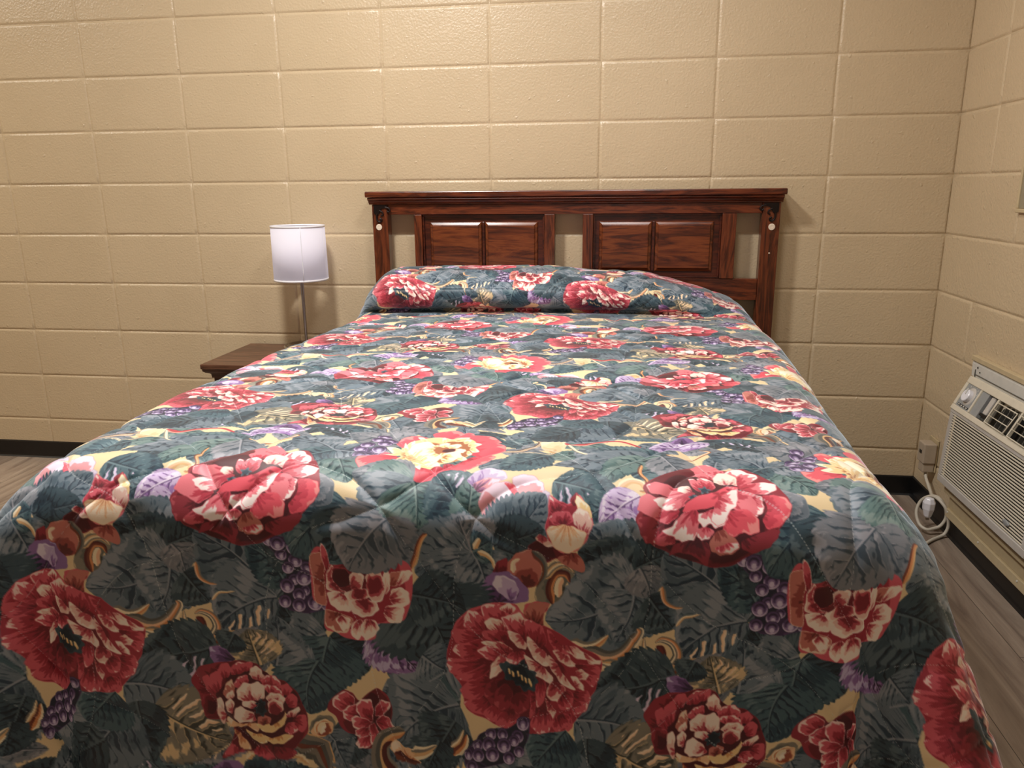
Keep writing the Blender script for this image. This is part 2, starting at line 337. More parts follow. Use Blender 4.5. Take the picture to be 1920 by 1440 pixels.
('P',([(0,-142),(20,-139),(38,-167),(10,-181),(-6,-167)],(-3,-153),'gold'),{'wob':1.0,'th':(0.05,0.12,0.6),'rim':2}),
('P',([(11,-111),(27,-92),(43,-103),(22,-132),(8,-135)],(9,-120),'gold'),{'wob':1.0,'th':(0.05,0.12,0.6),'rim':2}),
('P',([(7,-80),(16,-67),(25,-77),(12,-102),(5,-101)],(6,-91),'gold'),{'wob':1.0,'th':(0.05,0.12,0.6),'rim':2}),
('P',([(-14,-31),(3,-21),(18,-38),(-5,-60),(-19,-52)],(-16,-42),'gold'),{'wob':1.0,'th':(0.05,0.12,0.6),'rim':2}),
('P',([(-46,7),(-26,5),(-12,-35),(-41,-46),(-55,-23)],(-51,-8),'gold'),{'wob':1.0,'th':(0.05,0.12,0.6),'rim':2}),
('P',([(-92,12),(-70,31),(-46,29),(-75,-10),(-96,-18)],(-94,-3),'gold'),{'wob':1.0,'th':(0.05,0.12,0.6),'rim':2}),
('P',([(-131,10),(-120,38),(-99,52),(-109,15),(-126,-8)],(-128,1),'gold'),{'wob':1.0,'th':(0.05,0.12,0.6),'rim':2}),
('P',([(-161,4),(-149,31),(-131,45),(-142,12),(-158,-11)],(-160,-3),'gold'),{'wob':1.0,'th':(0.05,0.12,0.6),'rim':2}),
('P',([(-179,-68),(-182,-148),(-144,-189),(-112,-167),(-96,-84),(-63,-36),(-65,14),(-112,24),(-150,-4)],(-171,-8),'gold'),{'th':(0.02,0.08,0.35),'amp':0.2,'fr':30}),
('P',([(-1,-100),(-9,-84),(-34,-84),(-49,-100),(-41,-116),(-18,-120),(-3,-112)],(-61,-96),'gold'),{'th':(0.05,0.15,0.4),'rim':2}),
('P',([(-5,-43),(-20,-40),(-42,-57),(-47,-79),(-30,-84),(-7,-68),(-1,-52)],(-61,-96),'gold'),{'th':(0.05,0.15,0.4),'rim':2}),
('P',([(-46,-20),(-62,-28),(-71,-56),(-64,-72),(-46,-66),(-34,-39),(-38,-23)],(-61,-96),'gold'),{'th':(0.05,0.15,0.4),'rim':2}),
('P',([(-94,-18),(-103,-36),(-96,-60),(-80,-64),(-69,-47),(-73,-22),(-85,-12)],(-61,-96),'gold'),{'th':(0.05,0.15,0.4),'rim':2}),
('P',([(-134,-64),(-132,-83),(-111,-94),(-92,-84),(-94,-64),(-112,-50),(-128,-55)],(-61,-96),'gold'),{'th':(0.05,0.15,0.4),'rim':2}),
('P',([(-146,-123),(-133,-132),(-108,-124),(-96,-104),(-109,-91),(-134,-97),(-146,-112)],(-61,-96),'gold'),{'th':(0.05,0.15,0.4),'rim':2}),
('P',([(-131,-177),(-113,-175),(-95,-145),(-95,-126),(-114,-128),(-135,-152),(-137,-172)],(-61,-96),'gold'),{'th':(0.05,0.15,0.4),'rim':2}),
('P',([(-78,-182),(-64,-165),(-63,-135),(-76,-121),(-92,-138),(-97,-168),(-88,-181)],(-61,-96),'gold'),{'th':(0.05,0.15,0.4),'rim':2}),
('P',([(-27,-157),(-24,-138),(-40,-118),(-59,-120),(-64,-143),(-51,-161),(-35,-165)],(-61,-96),'gold'),{'th':(0.05,0.15,0.4),'rim':2}),
('P',([(-71,-90),(-57,-112),(-34,-116),(-38,-78),(-55,-76)],(-53,-96),'deep'),{'th':(0.5,0.8,1.2)}),
('P',([(-59,-22),(-53,-76),(-16,-96),(-9,-43),(-31,-10)],(-53,-38),'gold'),{'th':(0.02,0.08,0.3),'rim':2}),
('G',((-288,-216),24)),
('G',((-296,-180),24)),
('G',((-257,-176),24)),
('G',((-267,-148),24)),
('G',((-326,-93),24)),
('G',((-316,-127),24)),
('G',((-285,-79),24)),
('G',((-270,-99),24)),
('G',((-292,-55),24)),
('G',((-317,-54),24)),
('L',((-108,92),(-296,73),95,'grey'),{'n':6,'cur':0.06}),
('L',((-107,95),(-258,156),130,'green'),{'n':7,'cur':0.08}),
('L',((-107,95),(-203,252),165,'slate'),{'n':6,'cur':-0.05}),
('L',((-168,200),(-296,379),150,'grey'),{'n':6,'cur':0.08}),
('L',((-106,101),(-73,239),130,'green'),{'n':7,'cur':-0.05}),
('L',((-172,213),(-111,370),110,'grey'),{'n':6,'cur':0.05}),
('L',((55,213),(-39,56),110,'teal'),{'n':7,'cur':0.05,'mark':('lav',1)}),
('L',((58,220),(55,80),60,'green'),{'n':7,'cur':0.1}),
('P',([(51,97),(63,64),(97,40),(144,47),(165,76),(130,98),(81,114)],(82,122),'lav'),{'th':(0.1,0.35,0.75),'amp':0.25}),
('P',([(69,110),(98,84),(143,82),(139,102),(98,130)],(76,131),'plum'),{'th':(0.2,0.4,0.7),'amp':0.25}),
('P',([(180,80),(200,62),(238,60),(268,86),(279,114),(267,140),(212,142),(190,118)],(231,145),'plum'),{'th':(0.02,0.1,0.55),'amp':0.08}),
('P',([(267,140),(283,119),(297,131),(291,159),(272,155)],(270,163),'lav'),{'th':(0.1,0.4,0.8)}),
('P',([(103,183),(94,146),(114,112),(145,92),(183,95),(204,126),(183,151),(141,167),(122,193)],(122,190),'plum'),{'th':(0.02,0.08,0.45),'amp':0.14}),
('P',([(160,96),(187,97),(205,130),(193,143),(178,114)],(160,144),'coral'),{'th':(0.1,0.3,0.8)}),
('L',((147,272),(285,131),130,'slate'),{'n':9,'cur':0.1,'teeth':0.14}),
('L',((151,276),(290,226),75,'dark'),{'n':7}),
('L',((158,279),(225,298),60,'dark'),{'n':5}),
('L',((85,289),(-41,238),110,'slate'),{'n':6,'cur':-0.05}),
('L',((85,289),(41,197),105,'grey'),{'n':6}),
('L',((85,289),(-74,357),130,'slate'),{'n':7,'cur':0.06}),
('L',((85,289),(44,417),120,'slate'),{'n':7,'cur':0.06}),
('L',((89,289),(132,398),95,'slate'),{'n':6,'cur':-0.05}),
('L',((89,289),(143,259),50,'teal'),{'n':5}),
('S',([(94,278),(104,260),(109,253)],20,10,[(246,230,196),(222,178,122)])),
('S',([(-82,343),(-73,312),(-64,278),(-54,256),(-41,247)],20,12,[(116,54,34),(214,138,78),(222,178,122)])),
('S',([(107,288),(130,295),(148,312),(153,334)],16,8,[(246,230,196),(222,178,122)])),
('S',([(52,424),(81,419),(95,396),(88,385)],22,12,[(214,138,78),(222,178,122),(116,54,34)])),
('S',([(71,442),(104,432),(111,406),(95,392)],22,10,[(222,178,122),(214,138,78),(246,230,196)])),
('P',([(277,424),(278,362),(306,321),(345,308),(378,318),(382,343),(358,373),(339,418)],(337,381),'olive'),{'th':(0.1,0.5,1.1)}),
('S',([(321,422),(312,382),(328,345),(357,344),(369,366)],26,12,[(84,26,22),(116,54,34),(214,138,78)])),
('S',([(296,354),(324,324),(356,319),(379,340)],28,12,[(128,122,112),(222,178,122),(246,230,196),(128,122,112),(222,178,122)])),
('S',([(338,403),(337,374),(347,352)],24,20,[(246,230,196),(238,190,150)])),
('P',([(246,283),(259,258),(306,253),(380,285),(399,317),(363,304),(327,301),(298,314),(269,304)],(295,253),'deep'),{'th':(0.4,0.7,1.0)}),
('P',([(330,301),(362,286),(391,285),(411,328),(382,332)],(368,272),'brick'),{'th':(0.1,0.4,1.2)}),
('P',([(149,346),(163,312),(188,303),(193,333),(168,363)],(161,374),'deep'),{'th':(0.3,0.6,1.1)}),
('P',([(189,329),(199,303),(224,284),(261,282),(283,310),(285,354),(264,384),(227,379),(205,358)],(249,370),'brick'),{'th':(0.05,0.3,1.05),'amp':0.1}),
('S',([(208,339),(207,314),(225,302)],18,8,[(246,230,196),(240,214,190)])),
('S',([(261,286),(291,310),(296,347),(275,384)],22,10,[(128,122,112),(84,86,84),(116,54,34)])),
('P',([(114,399),(131,361),(149,346),(190,340),(219,357),(250,389),(251,421),(215,430),(156,430),(122,424)],(170,432),'pur'),{'th':(0.15,0.5,1.1)}),
('P',([(150,382),(157,356),(179,352),(209,365),(224,390),(218,416),(200,424),(170,403)],(203,424),'lav'),{'th':(0.1,0.3,0.7),'amp':0.2}),
('P',([(241,447),(251,429),(288,423),(314,430),(296,456),(253,468)],(297,477),'red'),{'th':(0.2,0.5,1.2)}),
('P',([(293,226),(297,177),(296,135),(331,150),(357,153),(377,128),(412,166),(425,202),(413,243),(390,271),(351,283),(314,266)],(350,204),'bright'),{'th':(0.1,0.45,1.2)}),
('P',([(356,149),(369,124),(381,132),(375,160)],(358,175),'deep'),{'th':(0.1,0.3,0.8)}),
('P',([(377,132),(412,162),(421,191),(403,185),(380,167),(371,148)],(400,195),'gold'),{'th':(0,0.1,0.5)}),
('P',([(296,135),(324,154),(346,161),(333,176),(304,180)],(327,190),'red'),{'th':(0.3,0.6,0.85)}),
('P',([(301,191),(326,176),(359,179),(368,203),(336,211),(310,208)],(343,218),'red'),{'th':(0.3,0.55,1.0)}),
('P',([(367,189),(380,167),(405,174),(422,202),(413,236),(391,223),(375,210)],(392,250),'pale'),{'th':(0.02,0.25,0.75),'fr':22}),
('P',([(297,226),(311,215),(347,211),(376,217),(409,233),(393,267),(355,283),(318,266)],(353,204),'peach'),{'th':(-0.1,0.12,0.45),'fr':34,'amp':0.3}),
('P',([(266,247),(280,237),(298,246),(318,266),(296,267)],(287,240),'pale'),{'th':(0.2,0.5,0.8)}),
('L',((931,363),(831,270),70,'dark'),{'n':6}),
('L',((962,362),(1033,272),90,'teal'),{'n':6}),
('P',([(831,282),(863,277),(918,281),(951,324),(997,370),(1021,425),(1011,480),(951,499),(895,492),(880,458),(888,364),(841,314)],(925,388),'berry'),{'th':(0.45,1.0,1.4),'amp':0.4}),
('G',((839,289),21.0)),
('G',((874,334),18.48)),
('G',((911,406),16.8)),
('G',((985,400),16.8)),
('G',((945,435),15.12)),
('G',((1010,472),18.48)),
('G',((866,299),22.68)),
('G',((909,308),21.84)),
('G',((951,367),21.84)),
('G',((916,348),22.68)),
('G',((893,372),18.48)),
('G',((940,399),24.36)),
('G',((891,425),22.68)),
('G',((927,448),20.16)),
('G',((1000,423),21.84)),
('G',((885,471),19.32)),
('G',((927,478),21.0)),
('G',((975,468),23.52)),
('L',((-278,179),(-434,331),150,'teal'),{'n':8,'cur':0.12}),
('L',((-278,179),(-330,339),90,'dark'),{'n':7}),
('P',([(-441,137),(-427,94),(-389,82),(-336,115),(-327,175),(-379,192),(-423,180)],(-374,184),'grey'),{'th':(0.1,0.5,0.9),'amp':0.25}),
('P',([(-337,142),(-342,151),(-358,151),(-368,141),(-364,129),(-349,127),(-339,135)],(-384,142),'grey'),{'th':(0.2,0.5,0.9)}),
('P',([(-355,173),(-369,173),(-378,164),(-372,153),(-356,152),(-345,161),(-348,170)],(-384,142),'grey'),{'th':(0.2,0.5,0.9)}),
('P',([(-402,170),(-411,161),(-404,151),(-388,150),(-377,160),(-381,171),(-393,173)],(-384,142),'grey'),{'th':(0.2,0.5,0.9)}),
('P',([(-434,142),(-429,132),(-413,132),(-402,143),(-407,154),(-422,156),(-432,149)],(-384,142),'grey'),{'th':(0.2,0.5,0.9)}),
('P',([(-414,109),(-400,109),(-389,120),(-394,132),(-410,133),(-423,123),(-421,113)],(-384,142),'grey'),{'th':(0.2,0.5,0.9)}),
('P',([(-367,110),(-358,120),(-364,131),(-380,132),(-391,121),(-389,109),(-376,106)],(-384,142),'grey'),{'th':(0.2,0.5,0.9)}),
('L',((-175,508),(-61,640),120,'pur'),{'n':8,'cur':0.06}),
('L',((-69,427),(26,601),225,'dark'),{'n':8,'cur':-0.06,'teeth':0.14}),
('L',((-91,423),(74,462),90,'dark'),{'n':7,'cur':-0.05}),
('L',((-50,597),(21,643),70,'slate'),{'n':6}),
('P',([(-379,330),(-348,299),(-329,347),(-245,341),(-161,316),(-84,346),(-88,462),(-116,504),(-178,514),(-190,561),(-247,569),(-299,553),(-339,536),(-335,469),(-374,452)],(-245,399),'red'),{'th':(0.05,0.7,1.3)}),
('P',([(-379,330),(-348,316),(-335,347),(-339,405),(-332,469),(-363,465),(-373,408)],(-322,398),'brick'),{'th':(0.05,0.4,1.3),'rim':2}),
('P',([(-348,296),(-336,295),(-321,341),(-330,376),(-340,348)],(-324,381),'red'),{'th':(0.2,0.6,1.2),'rim':2}),
('P',([(-333,388),(-318,355),(-310,357),(-316,386),(-296,420),(-274,430),(-302,435),(-331,428)],(-273,389),'pale'),{'th':(0.3,0.62,0.9),'rim':2}),
('P',([(-312,363),(-279,358),(-256,380),(-262,406),(-291,419),(-313,395)],(-285,390),'deep'),{'th':(0.4,0.8,1.3),'rim':2}),
('P',([(-262,380),(-245,362),(-220,377),(-229,415),(-257,417)],(-262,417),'pale'),{'th':(0.25,0.55,0.9),'rim':2}),
('P',([(-194,336),(-161,336),(-161,359),(-175,357),(-195,350)],(-172,371),'red'),{'th':(0.2,0.5,1.2),'rim':2}),
('P',([(-214,374),(-200,356),(-172,360),(-164,388),(-158,422),(-172,448),(-195,450),(-209,425),(-212,397)],(-189,401),'pale'),{'th':(0.0,0.3,0.75),'rim':2}),
('P',([(-164,382),(-156,342),(-144,372),(-144,404),(-155,424)],(-161,433),'pale'),{'th':(0.0,0.2,0.4),'rim':2}),
('P',([(-144,364),(-111,356),(-105,373),(-125,397),(-142,398)],(-150,410),'brick'),{'th':(0.1,0.4,1.2),'rim':2}),
('P',([(-125,391),(-111,356),(-89,352),(-81,360),(-94,380),(-116,396)],(-128,408),'pale'),{'th':(0.1,0.3,0.6),'rim':2}),
('P',([(-144,426),(-133,406),(-105,404),(-88,423),(-91,451),(-116,458),(-141,446)],(-161,445),'pale'),{'th':(0.15,0.4,0.62),'rim':2}),
('P',([(-161,479),(-150,458),(-111,452),(-102,474),(-116,506),(-150,503)],(-172,468),'pale'),{'th':(0.15,0.4,0.6),'rim':2}),
('P',([(-331,440),(-308,432),(-274,441),(-257,457),(-263,487),(-292,486),(-317,471)],(-280,430),'pale'),{'th':(0.1,0.3,0.55),'rim':2}),
('P',([(-280,436),(-245,416),(-214,414),(-206,436),(-240,453),(-269,452)],(-234,427),'pale'),{'th':(0.15,0.4,0.7),'rim':2}),
('P',([(-266,458),(-240,447),(-212,442),(-181,455),(-178,474),(-201,493),(-232,501),(-258,489)],(-218,454),'pale'),{'th':(0.1,0.35,0.6),'rim':2}),
('P',([(-335,487),(-303,490),(-258,509),(-270,545),(-299,550),(-333,533)],(-292,483),'brick'),{'th':(0.15,0.45,0.9),'rim':2}),
('P',([(-304,513),(-289,500),(-264,510),(-267,533),(-284,543)],(-292,498),'pale'),{'th':(0.2,0.4,0.55),'rim':2}),
('P',([(-261,539),(-247,514),(-224,515),(-230,559),(-247,566)],(-235,502),'pale'),{'th':(0.2,0.45,0.65),'rim':2}),
('P',([(-233,536),(-221,509),(-192,504),(-175,523),(-184,543),(-213,569),(-227,559)],(-207,499),'pale'),{'th':(0.15,0.3,0.5),'rim':2}),
('L',((-166,213),(-267,363),140,'grey'),{'n':5,'cur':0.06}),
('P',([(-336,777),(-297,725),(-261,722),(-236,744),(-200,715),(-169,711),(-139,745),(-139,803),(-131,826),(-175,841),(-177,871),(-237,888),(-252,851),(-283,840),(-311,799)],(-195,793),'deep'),{'th':(0.1,0.4,1.3)}),
('P',([(-318,753),(-287,724),(-256,733),(-251,763),(-285,781),(-311,774)],(-195,800),'red'),{'th':(0.2,0.5,0.86),'rim':2}),
('P',([(-285,781),(-267,764),(-241,759),(-236,790),(-262,808),(-283,801)],(-195,800),'red'),{'th':(0.2,0.5,0.86),'rim':2}),
('P',([(-244,757),(-231,743),(-203,742),(-195,771),(-198,805),(-226,799),(-244,777)],(-195,800),'red'),{'th':(0.2,0.5,0.86),'rim':2}),
('P',([(-260,808),(-252,792),(-229,794),(-200,806),(-216,830),(-247,831)],(-195,800),'red'),{'th':(0.2,0.5,0.86),'rim':2}),
('P',([(-250,844),(-242,830),(-211,822),(-206,845),(-219,862),(-245,860)],(-195,800),'red'),{'th':(0.2,0.5,0.86),'rim':2}),
('P',([(-250,875),(-232,858),(-201,850),(-193,868),(-222,886),(-242,886)],(-195,800),'red'),{'th':(0.2,0.5,0.86),'rim':2}),
('P',([(-190,770),(-175,744),(-149,741),(-142,752),(-165,784),(-185,789)],(-195,800),'red'),{'th':(0.2,0.5,0.86),'rim':2}),
('P',([(-185,799),(-165,787),(-144,794),(-131,824),(-149,838),(-172,829)],(-195,800),'red'),{'th':(0.2,0.5,0.86),'rim':2}),
('P',([(-206,821),(-190,809),(-175,851),(-180,871),(-203,869)],(-195,800),'red'),{'th':(0.2,0.5,0.86),'rim':2}),
('P',([(-392,843),(-381,822),(-355,804),(-319,805),(-312,829),(-330,858),(-364,872),(-387,864)],(-348,843),'olive'),{'th':(0.1,0.5,1.3)}),
('P',([(-387,852),(-368,825),(-337,814),(-317,827),(-325,853),(-356,868),(-382,866)],(-348,843),'peach'),{'th':(0.1,0.2,0.9)}),
('S',([(-369,857),(-369,838),(-348,821),(-330,823)],16,8,[(246,230,196),(214,138,78),(246,230,196)])),
('S',([(-356,854),(-353,836),(-340,835)],26,18,[(246,230,196),(250,240,220)])),
('S',([(-164,941),(-175,899),(-165,855),(-129,833),(-98,822)],64,26,[(128,122,112),(84,86,84),(222,178,122),(214,138,78)])),
('S',([(-123,938),(-152,911),(-157,878),(-139,859)],30,16,[(84,26,22),(84,26,22),(128,122,112)])),
('P',([(-144,871),(-123,854),(-100,868),(-72,872),(-62,897),(-47,907),(-87,909),(-123,897)],(-87,912),'peach'),{'th':(0.1,0.25,0.7)}),
('S',([(-72,876),(-37,870),(-2,851)],34,10,[(246,230,196),(128,122,112),(222,178,122)])),
('S',([(-67,892),(-37,884),(-12,869)],24,8,[(222,178,122),(246,230,196)])),
('S',([(-126,893),(-92,908),(-52,907)],26,10,[(84,26,22),(116,54,34)])),
('S',([(43,848),(63,829),(77,797)],22,8,[(128,122,112),(246,230,196),(222,178,122)])),
('S',([(54,871),(78,844),(87,810)],36,14,[(116,54,34),(214,138,78),(246,230,196)])),
('S',([(-434,884),(-392,880),(-347,894),(-314,941)],44,22,[(222,178,122),(206,160,104),(246,230,196)])),
('S',([(-428,900),(-398,903),(-362,910),(-336,963)],80,60,[(128,122,112),(84,86,84),(116,54,34),(128,122,112),(84,86,84)])),
('S',([(-497,935),(-462,934),(-423,939),(-393,953)],20,14,[(246,230,196),(222,178,122)])),
('S',([(-586,955),(-574,943),(-562,937)],22,8,[(246,230,196),(222,178,122)])),
('P',([(-695,993),(-668,969),(-627,961),(-599,976),(-605,1004),(-675,1009)],(-646,1007),'pur'),{'th':(0.2,0.6,1.2)}),
('P',([(-599,976),(-580,955),(-527,951),(-498,968),(-528,993),(-587,997)],(-558,1001),'teal'),{'th':(0.4,0.8,1.2)}),
('P',([(-744,728),(-713,685),(-656,669),(-592,659),(-546,670),(-519,700),(-461,713),(-424,745),(-399,812),(-400,861),(-443,913),(-483,950),(-527,951),(-580,932),(-662,957),(-638,916),(-625,870),(-658,844),(-706,835),(-723,767)],(-546,802),'deep'),{'th':(0.2,0.6,1.4)}),
('P',([(-717,709),(-708,685),(-682,680),(-657,699),(-684,718)],(-659,728),'deep'),{'th':(0.1,0.5,1.2),'rim':1}),
('P',([(-744,731),(-723,712),(-704,719),(-689,765),(-723,767)],(-678,776),'deep'),{'th':(0.1,0.5,1.2),'rim':1}),
('P',([(-713,726),(-695,710),(-682,741),(-675,770),(-700,766)],(-667,787),'red'),{'th':(0.1,0.4,1.2),'rim':1}),
('P',([(-689,715),(-671,697),(-652,707),(-656,740),(-672,764),(-688,742)],(-661,781),'red'),{'th':(0.1,0.35,1.2),'rim':1}),
('P',([(-662,687),(-644,669),(-627,676),(-626,700),(-644,718),(-660,705)],(-642,739),'red'),{'th':(0.1,0.35,1.2),'rim':1}),
('P',([(-626,702),(-616,672),(-592,662),(-575,672),(-582,691),(-606,704)],(-601,724),'red'),{'th':(0.1,0.35,0.9),'rim':1}),
('P',([(-599,680),(-581,664),(-558,665),(-576,693)],(-583,705),'red'),{'th':(0.1,0.4,1.1),'rim':1}),
('P',([(-571,696),(-561,677),(-544,676),(-533,696),(-531,713),(-549,720),(-568,707)],(-550,738),'pale'),{'th':(0.1,0.3,0.6),'rim':1}),
('P',([(-718,790),(-706,772),(-675,776),(-671,810),(-689,831),(-709,827)],(-685,811),'deep'),{'th':(0.2,0.55,0.85),'rim':1}),
('P',([(-622,737),(-600,709),(-577,705),(-578,728),(-602,748)],(-574,757),'red'),{'th':(0.1,0.4,0.9),'rim':1}),
('P',([(-652,768),(-645,739),(-627,720),(-619,737),(-620,772),(-638,779)],(-610,795),'brick'),{'th':(0.05,0.3,0.7),'rim':1}),
('P',([(-646,777),(-631,755),(-620,760),(-624,778)],(-621,795),'pale'),{'th':(0.0,0.2,0.5),'rim':1}),
('P',([(-540,725),(-531,710),(-501,699),(-481,709),(-476,732),(-503,740),(-529,736)],(-509,746),'red'),{'th':(0.2,0.5,0.8),'rim':1}),
('P',([(-532,737),(-502,728),(-479,735),(-466,760),(-492,760),(-521,753)],(-504,769),'red'),{'th':(0.2,0.5,0.8),'rim':1}),
('P',([(-525,771),(-509,752),(-480,750),(-463,763),(-475,784),(-510,781)],(-496,786),'pale'),{'th':(0.2,0.45,0.7),'rim':1}),
('P',([(-519,788),(-504,769),(-475,773),(-470,795),(-488,814),(-512,813)],(-497,803),'pale'),{'th':(0.2,0.45,0.7),'rim':1}),
('P',([(-476,726),(-455,718),(-441,735),(-454,753),(-471,749)],(-463,760),'red'),{'th':(0.1,0.4,1.2),'rim':1}),
('P',([(-460,757),(-436,746),(-425,768),(-437,790),(-458,783)],(-470,790),'red'),{'th':(0.1,0.45,1.2),'rim':1}),
('P',([(-676,799),(-667,778),(-653,786),(-651,820),(-650,855),(-666,839)],(-646,837),'pale'),{'th':(0.0,0.2,0.5),'rim':1}),
('P',([(-647,797),(-635,779),(-621,787),(-625,819),(-640,820)],(-622,813),'pale'),{'th':(0.0,0.3,0.6),'rim':1}),
('P',([(-611,754),(-590,729),(-561,733),(-550,755),(-557,779),(-586,787),(-609,777)],(-563,791),'pale'),{'th':(0.1,0.4,0.62),'rim':1}),
('P',([(-570,734),(-549,723),(-532,739),(-531,771),(-554,782),(-568,763)],(-552,790),'pale'),{'th':(0.0,0.1,0.3),'rim':1}),
('P',([(-598,788),(-575,781),(-555,788),(-561,806),(-587,802)],(-555,811),'pale'),{'th':(0.0,0.3,0.5),'rim':1}),
('P',([(-623,830),(-613,803),(-593,802),(-565,826),(-560,843),(-589,851),(-612,847)],(-565,832),'pale'),{'th':(0.0,0.2,0.45),'rim':1}),
('P',([(-646,837),(-624,847),(-589,854),(-554,848),(-552,874),(-584,862),(-624,867),(-641,854)],(-588,834),'peach'),{'th':(0.0,0.2,0.8),'rim':1}),
('P',([(-554,848),(-524,840),(-507,850),(-471,819),(-467,801),(-462,824),(-481,854),(-517,874),(-546,865)],(-506,827),'gold'),{'th':(0.0,0.25,0.9),'rim':1}),
('P',([(-554,840),(-544,825),(-518,823),(-510,836),(-525,849),(-545,851)],(-530,847),'brick'),{'th':(0.2,0.5,1.2),'rim':1}),
('P',([(-590,871),(-567,878),(-537,881),(-526,903),(-550,908),(-576,895)],(-554,860),'gold'),{'th':(0.0,0.25,0.85),'rim':1}),
('P',([(-535,881),(-508,888),(-472,873),(-443,873),(-470,898),(-503,904),(-526,897)],(-501,861),'gold'),{'th':(0.0,0.25,0.85),'rim':1}),
('P',([(-465,818),(-449,799),(-422,785),(-423,800),(-444,819)],(-447,834),'pale'),{'th':(0.1,0.3,0.5),'rim':1}),
('P',([(-469,853),(-450,834),(-424,843),(-439,867),(-463,869)],(-465,841),'red'),{'th':(0.1,0.35,0.8),'rim':1}),
('P',([(-435,821),(-411,807),(-400,823),(-409,859),(-433,850)],(-447,828),'red'),{'th':(0.2,0.5,1.2),'rim':1}),
('P',([(-625,870),(-602,892),(-574,926),(-603,926),(-617,901)],(-601,863),'peach'),{'th':(0.2,0.5,1.0),'rim':1}),
('P',([(-638,919),(-603,928),(-568,926),(-615,940),(-656,951)],(-585,905),'red'),{'th':(0.2,0.5,1.1),'rim':1}),
('P',([(-568,932),(-532,909),(-506,941),(-513,953),(-542,949)],(-550,894),'red'),{'th':(0.2,0.55,1.2),'rim':1}),
('P',([(-527,909),(-497,912),(-438,915),(-444,938),(-483,950),(-509,936)],(-508,885),'deep'),{'th':(0.1,0.4,0.9),'rim':1}),
('P',([(-558,797),(-551,785),(-531,780),(-526,800),(-530,821),(-553,822),(-564,812)],(-543,801),'dark'),{'th':(0.2,0.7,1.2),'wob':8}),
('P',([(546,184),(575,136),(571,77),(704,-36),(739,-75),(802,-33),(868,-41),(940,60),(968,132),(966,167),(937,208),(922,241),(866,274),(797,308),(740,307),(640,277),(590,255),(555,218)],(748,165),'deep'),{'th':(0.1,0.5,1.3)}),
('P',([(706,-36),(733,-78),(766,-74),(803,-23),(784,14),(732,13),(715,-7)],(775,47),'bright'),{'th':(0.05,0.35,1.1),'rim':1}),
('P',([(711,8),(742,-18),(775,3),(766,36),(720,34)],(752,76),'bright'),{'th':(0.1,0.4,1.1),'rim':1}),
('P',([(803,-18),(843,-45),(873,-19),(898,7),(883,37),(861,51),(836,72),(813,24)],(813,77),'bright'),{'th':(0.1,0.4,0.66),'rim':1}),
('P',([(833,72),(864,50),(912,46),(940,60),(936,88),(904,104),(858,99)],(836,88),'bright'),{'th':(0.1,0.4,0.62),'rim':1}),
('P',([(898,111),(923,107),(956,116),(971,144),(963,173),(937,203),(904,213),(891,189),(908,151)],(865,152),'coral'),{'th':(0.1,0.45,0.8),'rim':1}),
('P',([(572,88),(595,72),(630,78),(666,88),(700,104),(680,130),(630,120),(587,115)],(715,114),'bright'),{'th':(0.1,0.35,1.1),'rim':1}),
('P',([(661,88),(686,83),(701,101),(685,111),(665,106)],(715,114),'pale'),{'th':(0.1,0.3,0.5),'rim':1}),
('P',([(692,58),(703,47),(722,69),(736,100),(711,101)],(740,113),'bright'),{'th':(0.2,0.5,0.9),'rim':1}),
('P',([(716,56),(730,34),(756,37),(768,67),(761,95),(736,92),(725,73)],(741,103),'bright'),{'th':(0.2,0.5,0.8),'rim':1}),
('P',([(766,30),(781,-8),(807,-11),(830,15),(832,63),(812,59),(789,61),(770,52)],(802,82),'pale'),{'th':(-0.1,0.12,0.35),'rim':1}),
('P',([(548,164),(557,128),(579,118),(620,141),(664,167),(655,187),(630,202),(598,193),(563,174)],(684,156),'bright'),{'th':(0.15,0.42,1.3),'rim':1}),
('P',([(592,133),(625,123),(665,115),(710,111),(684,139),(674,156),(645,167),(620,162),(600,147)],(716,100),'bright'),{'th':(0.1,0.4,0.68),'rim':1}),
('P',([(546,192),(571,184),(608,193),(626,212),(609,241),(583,255),(565,241),(554,213)],(630,197),'deep'),{'th':(0.05,0.3,0.9),'rim':1}),
('P',([(595,252),(616,224),(646,231),(656,249),(627,259)],(674,211),'red'),{'th':(0.1,0.4,1.1),'rim':1}),
('P',([(674,166),(689,139),(725,117),(766,102),(803,69),(833,76),(824,110),(773,148),(728,160),(689,169)],(775,112),'coral'),{'th':(0.0,0.1,1.3),'rim':1}),
('P',([(802,82),(875,102),(879,152),(873,179),(811,153),(815,111)],(786,98),'bright'),{'th':(0.1,0.4,1.1),'rim':1}),
('P',([(866,109),(893,108),(898,134),(895,163),(875,176),(879,152),(877,128)],(857,129),'bright'),{'th':(0.0,0.25,0.6),'rim':1}),
('P',([(796,170),(845,158),(877,184),(880,218),(857,228),(833,223),(814,233),(785,219)],(782,154),'coral'),{'th':(0.1,0.35,0.72),'rim':1}),
('P',([(616,222),(645,207),(664,182),(699,163),(723,176),(718,206),(709,239),(685,251),(661,244),(646,235)],(709,155),'bright'),{'th':(0.1,0.32,0.6),'rim':1}),
('P',([(713,222),(723,210),(757,215),(752,234),(733,243),(718,239)],(737,196),'bright'),{'th':(0.0,0.3,0.75),'rim':1}),
('P',([(716,176),(743,165),(782,154),(796,180),(790,200),(764,212),(747,200),(733,210),(718,196)],(764,131),'bright'),{'th':(0.05,0.3,0.55),'rim':1}),
('P',([(763,148),(784,118),(811,89),(829,85),(829,117),(822,147),(801,169),(790,195),(771,205),(752,191)],(750,119),'bright'),{'th':(0.0,0.25,0.5),'rim':1}),
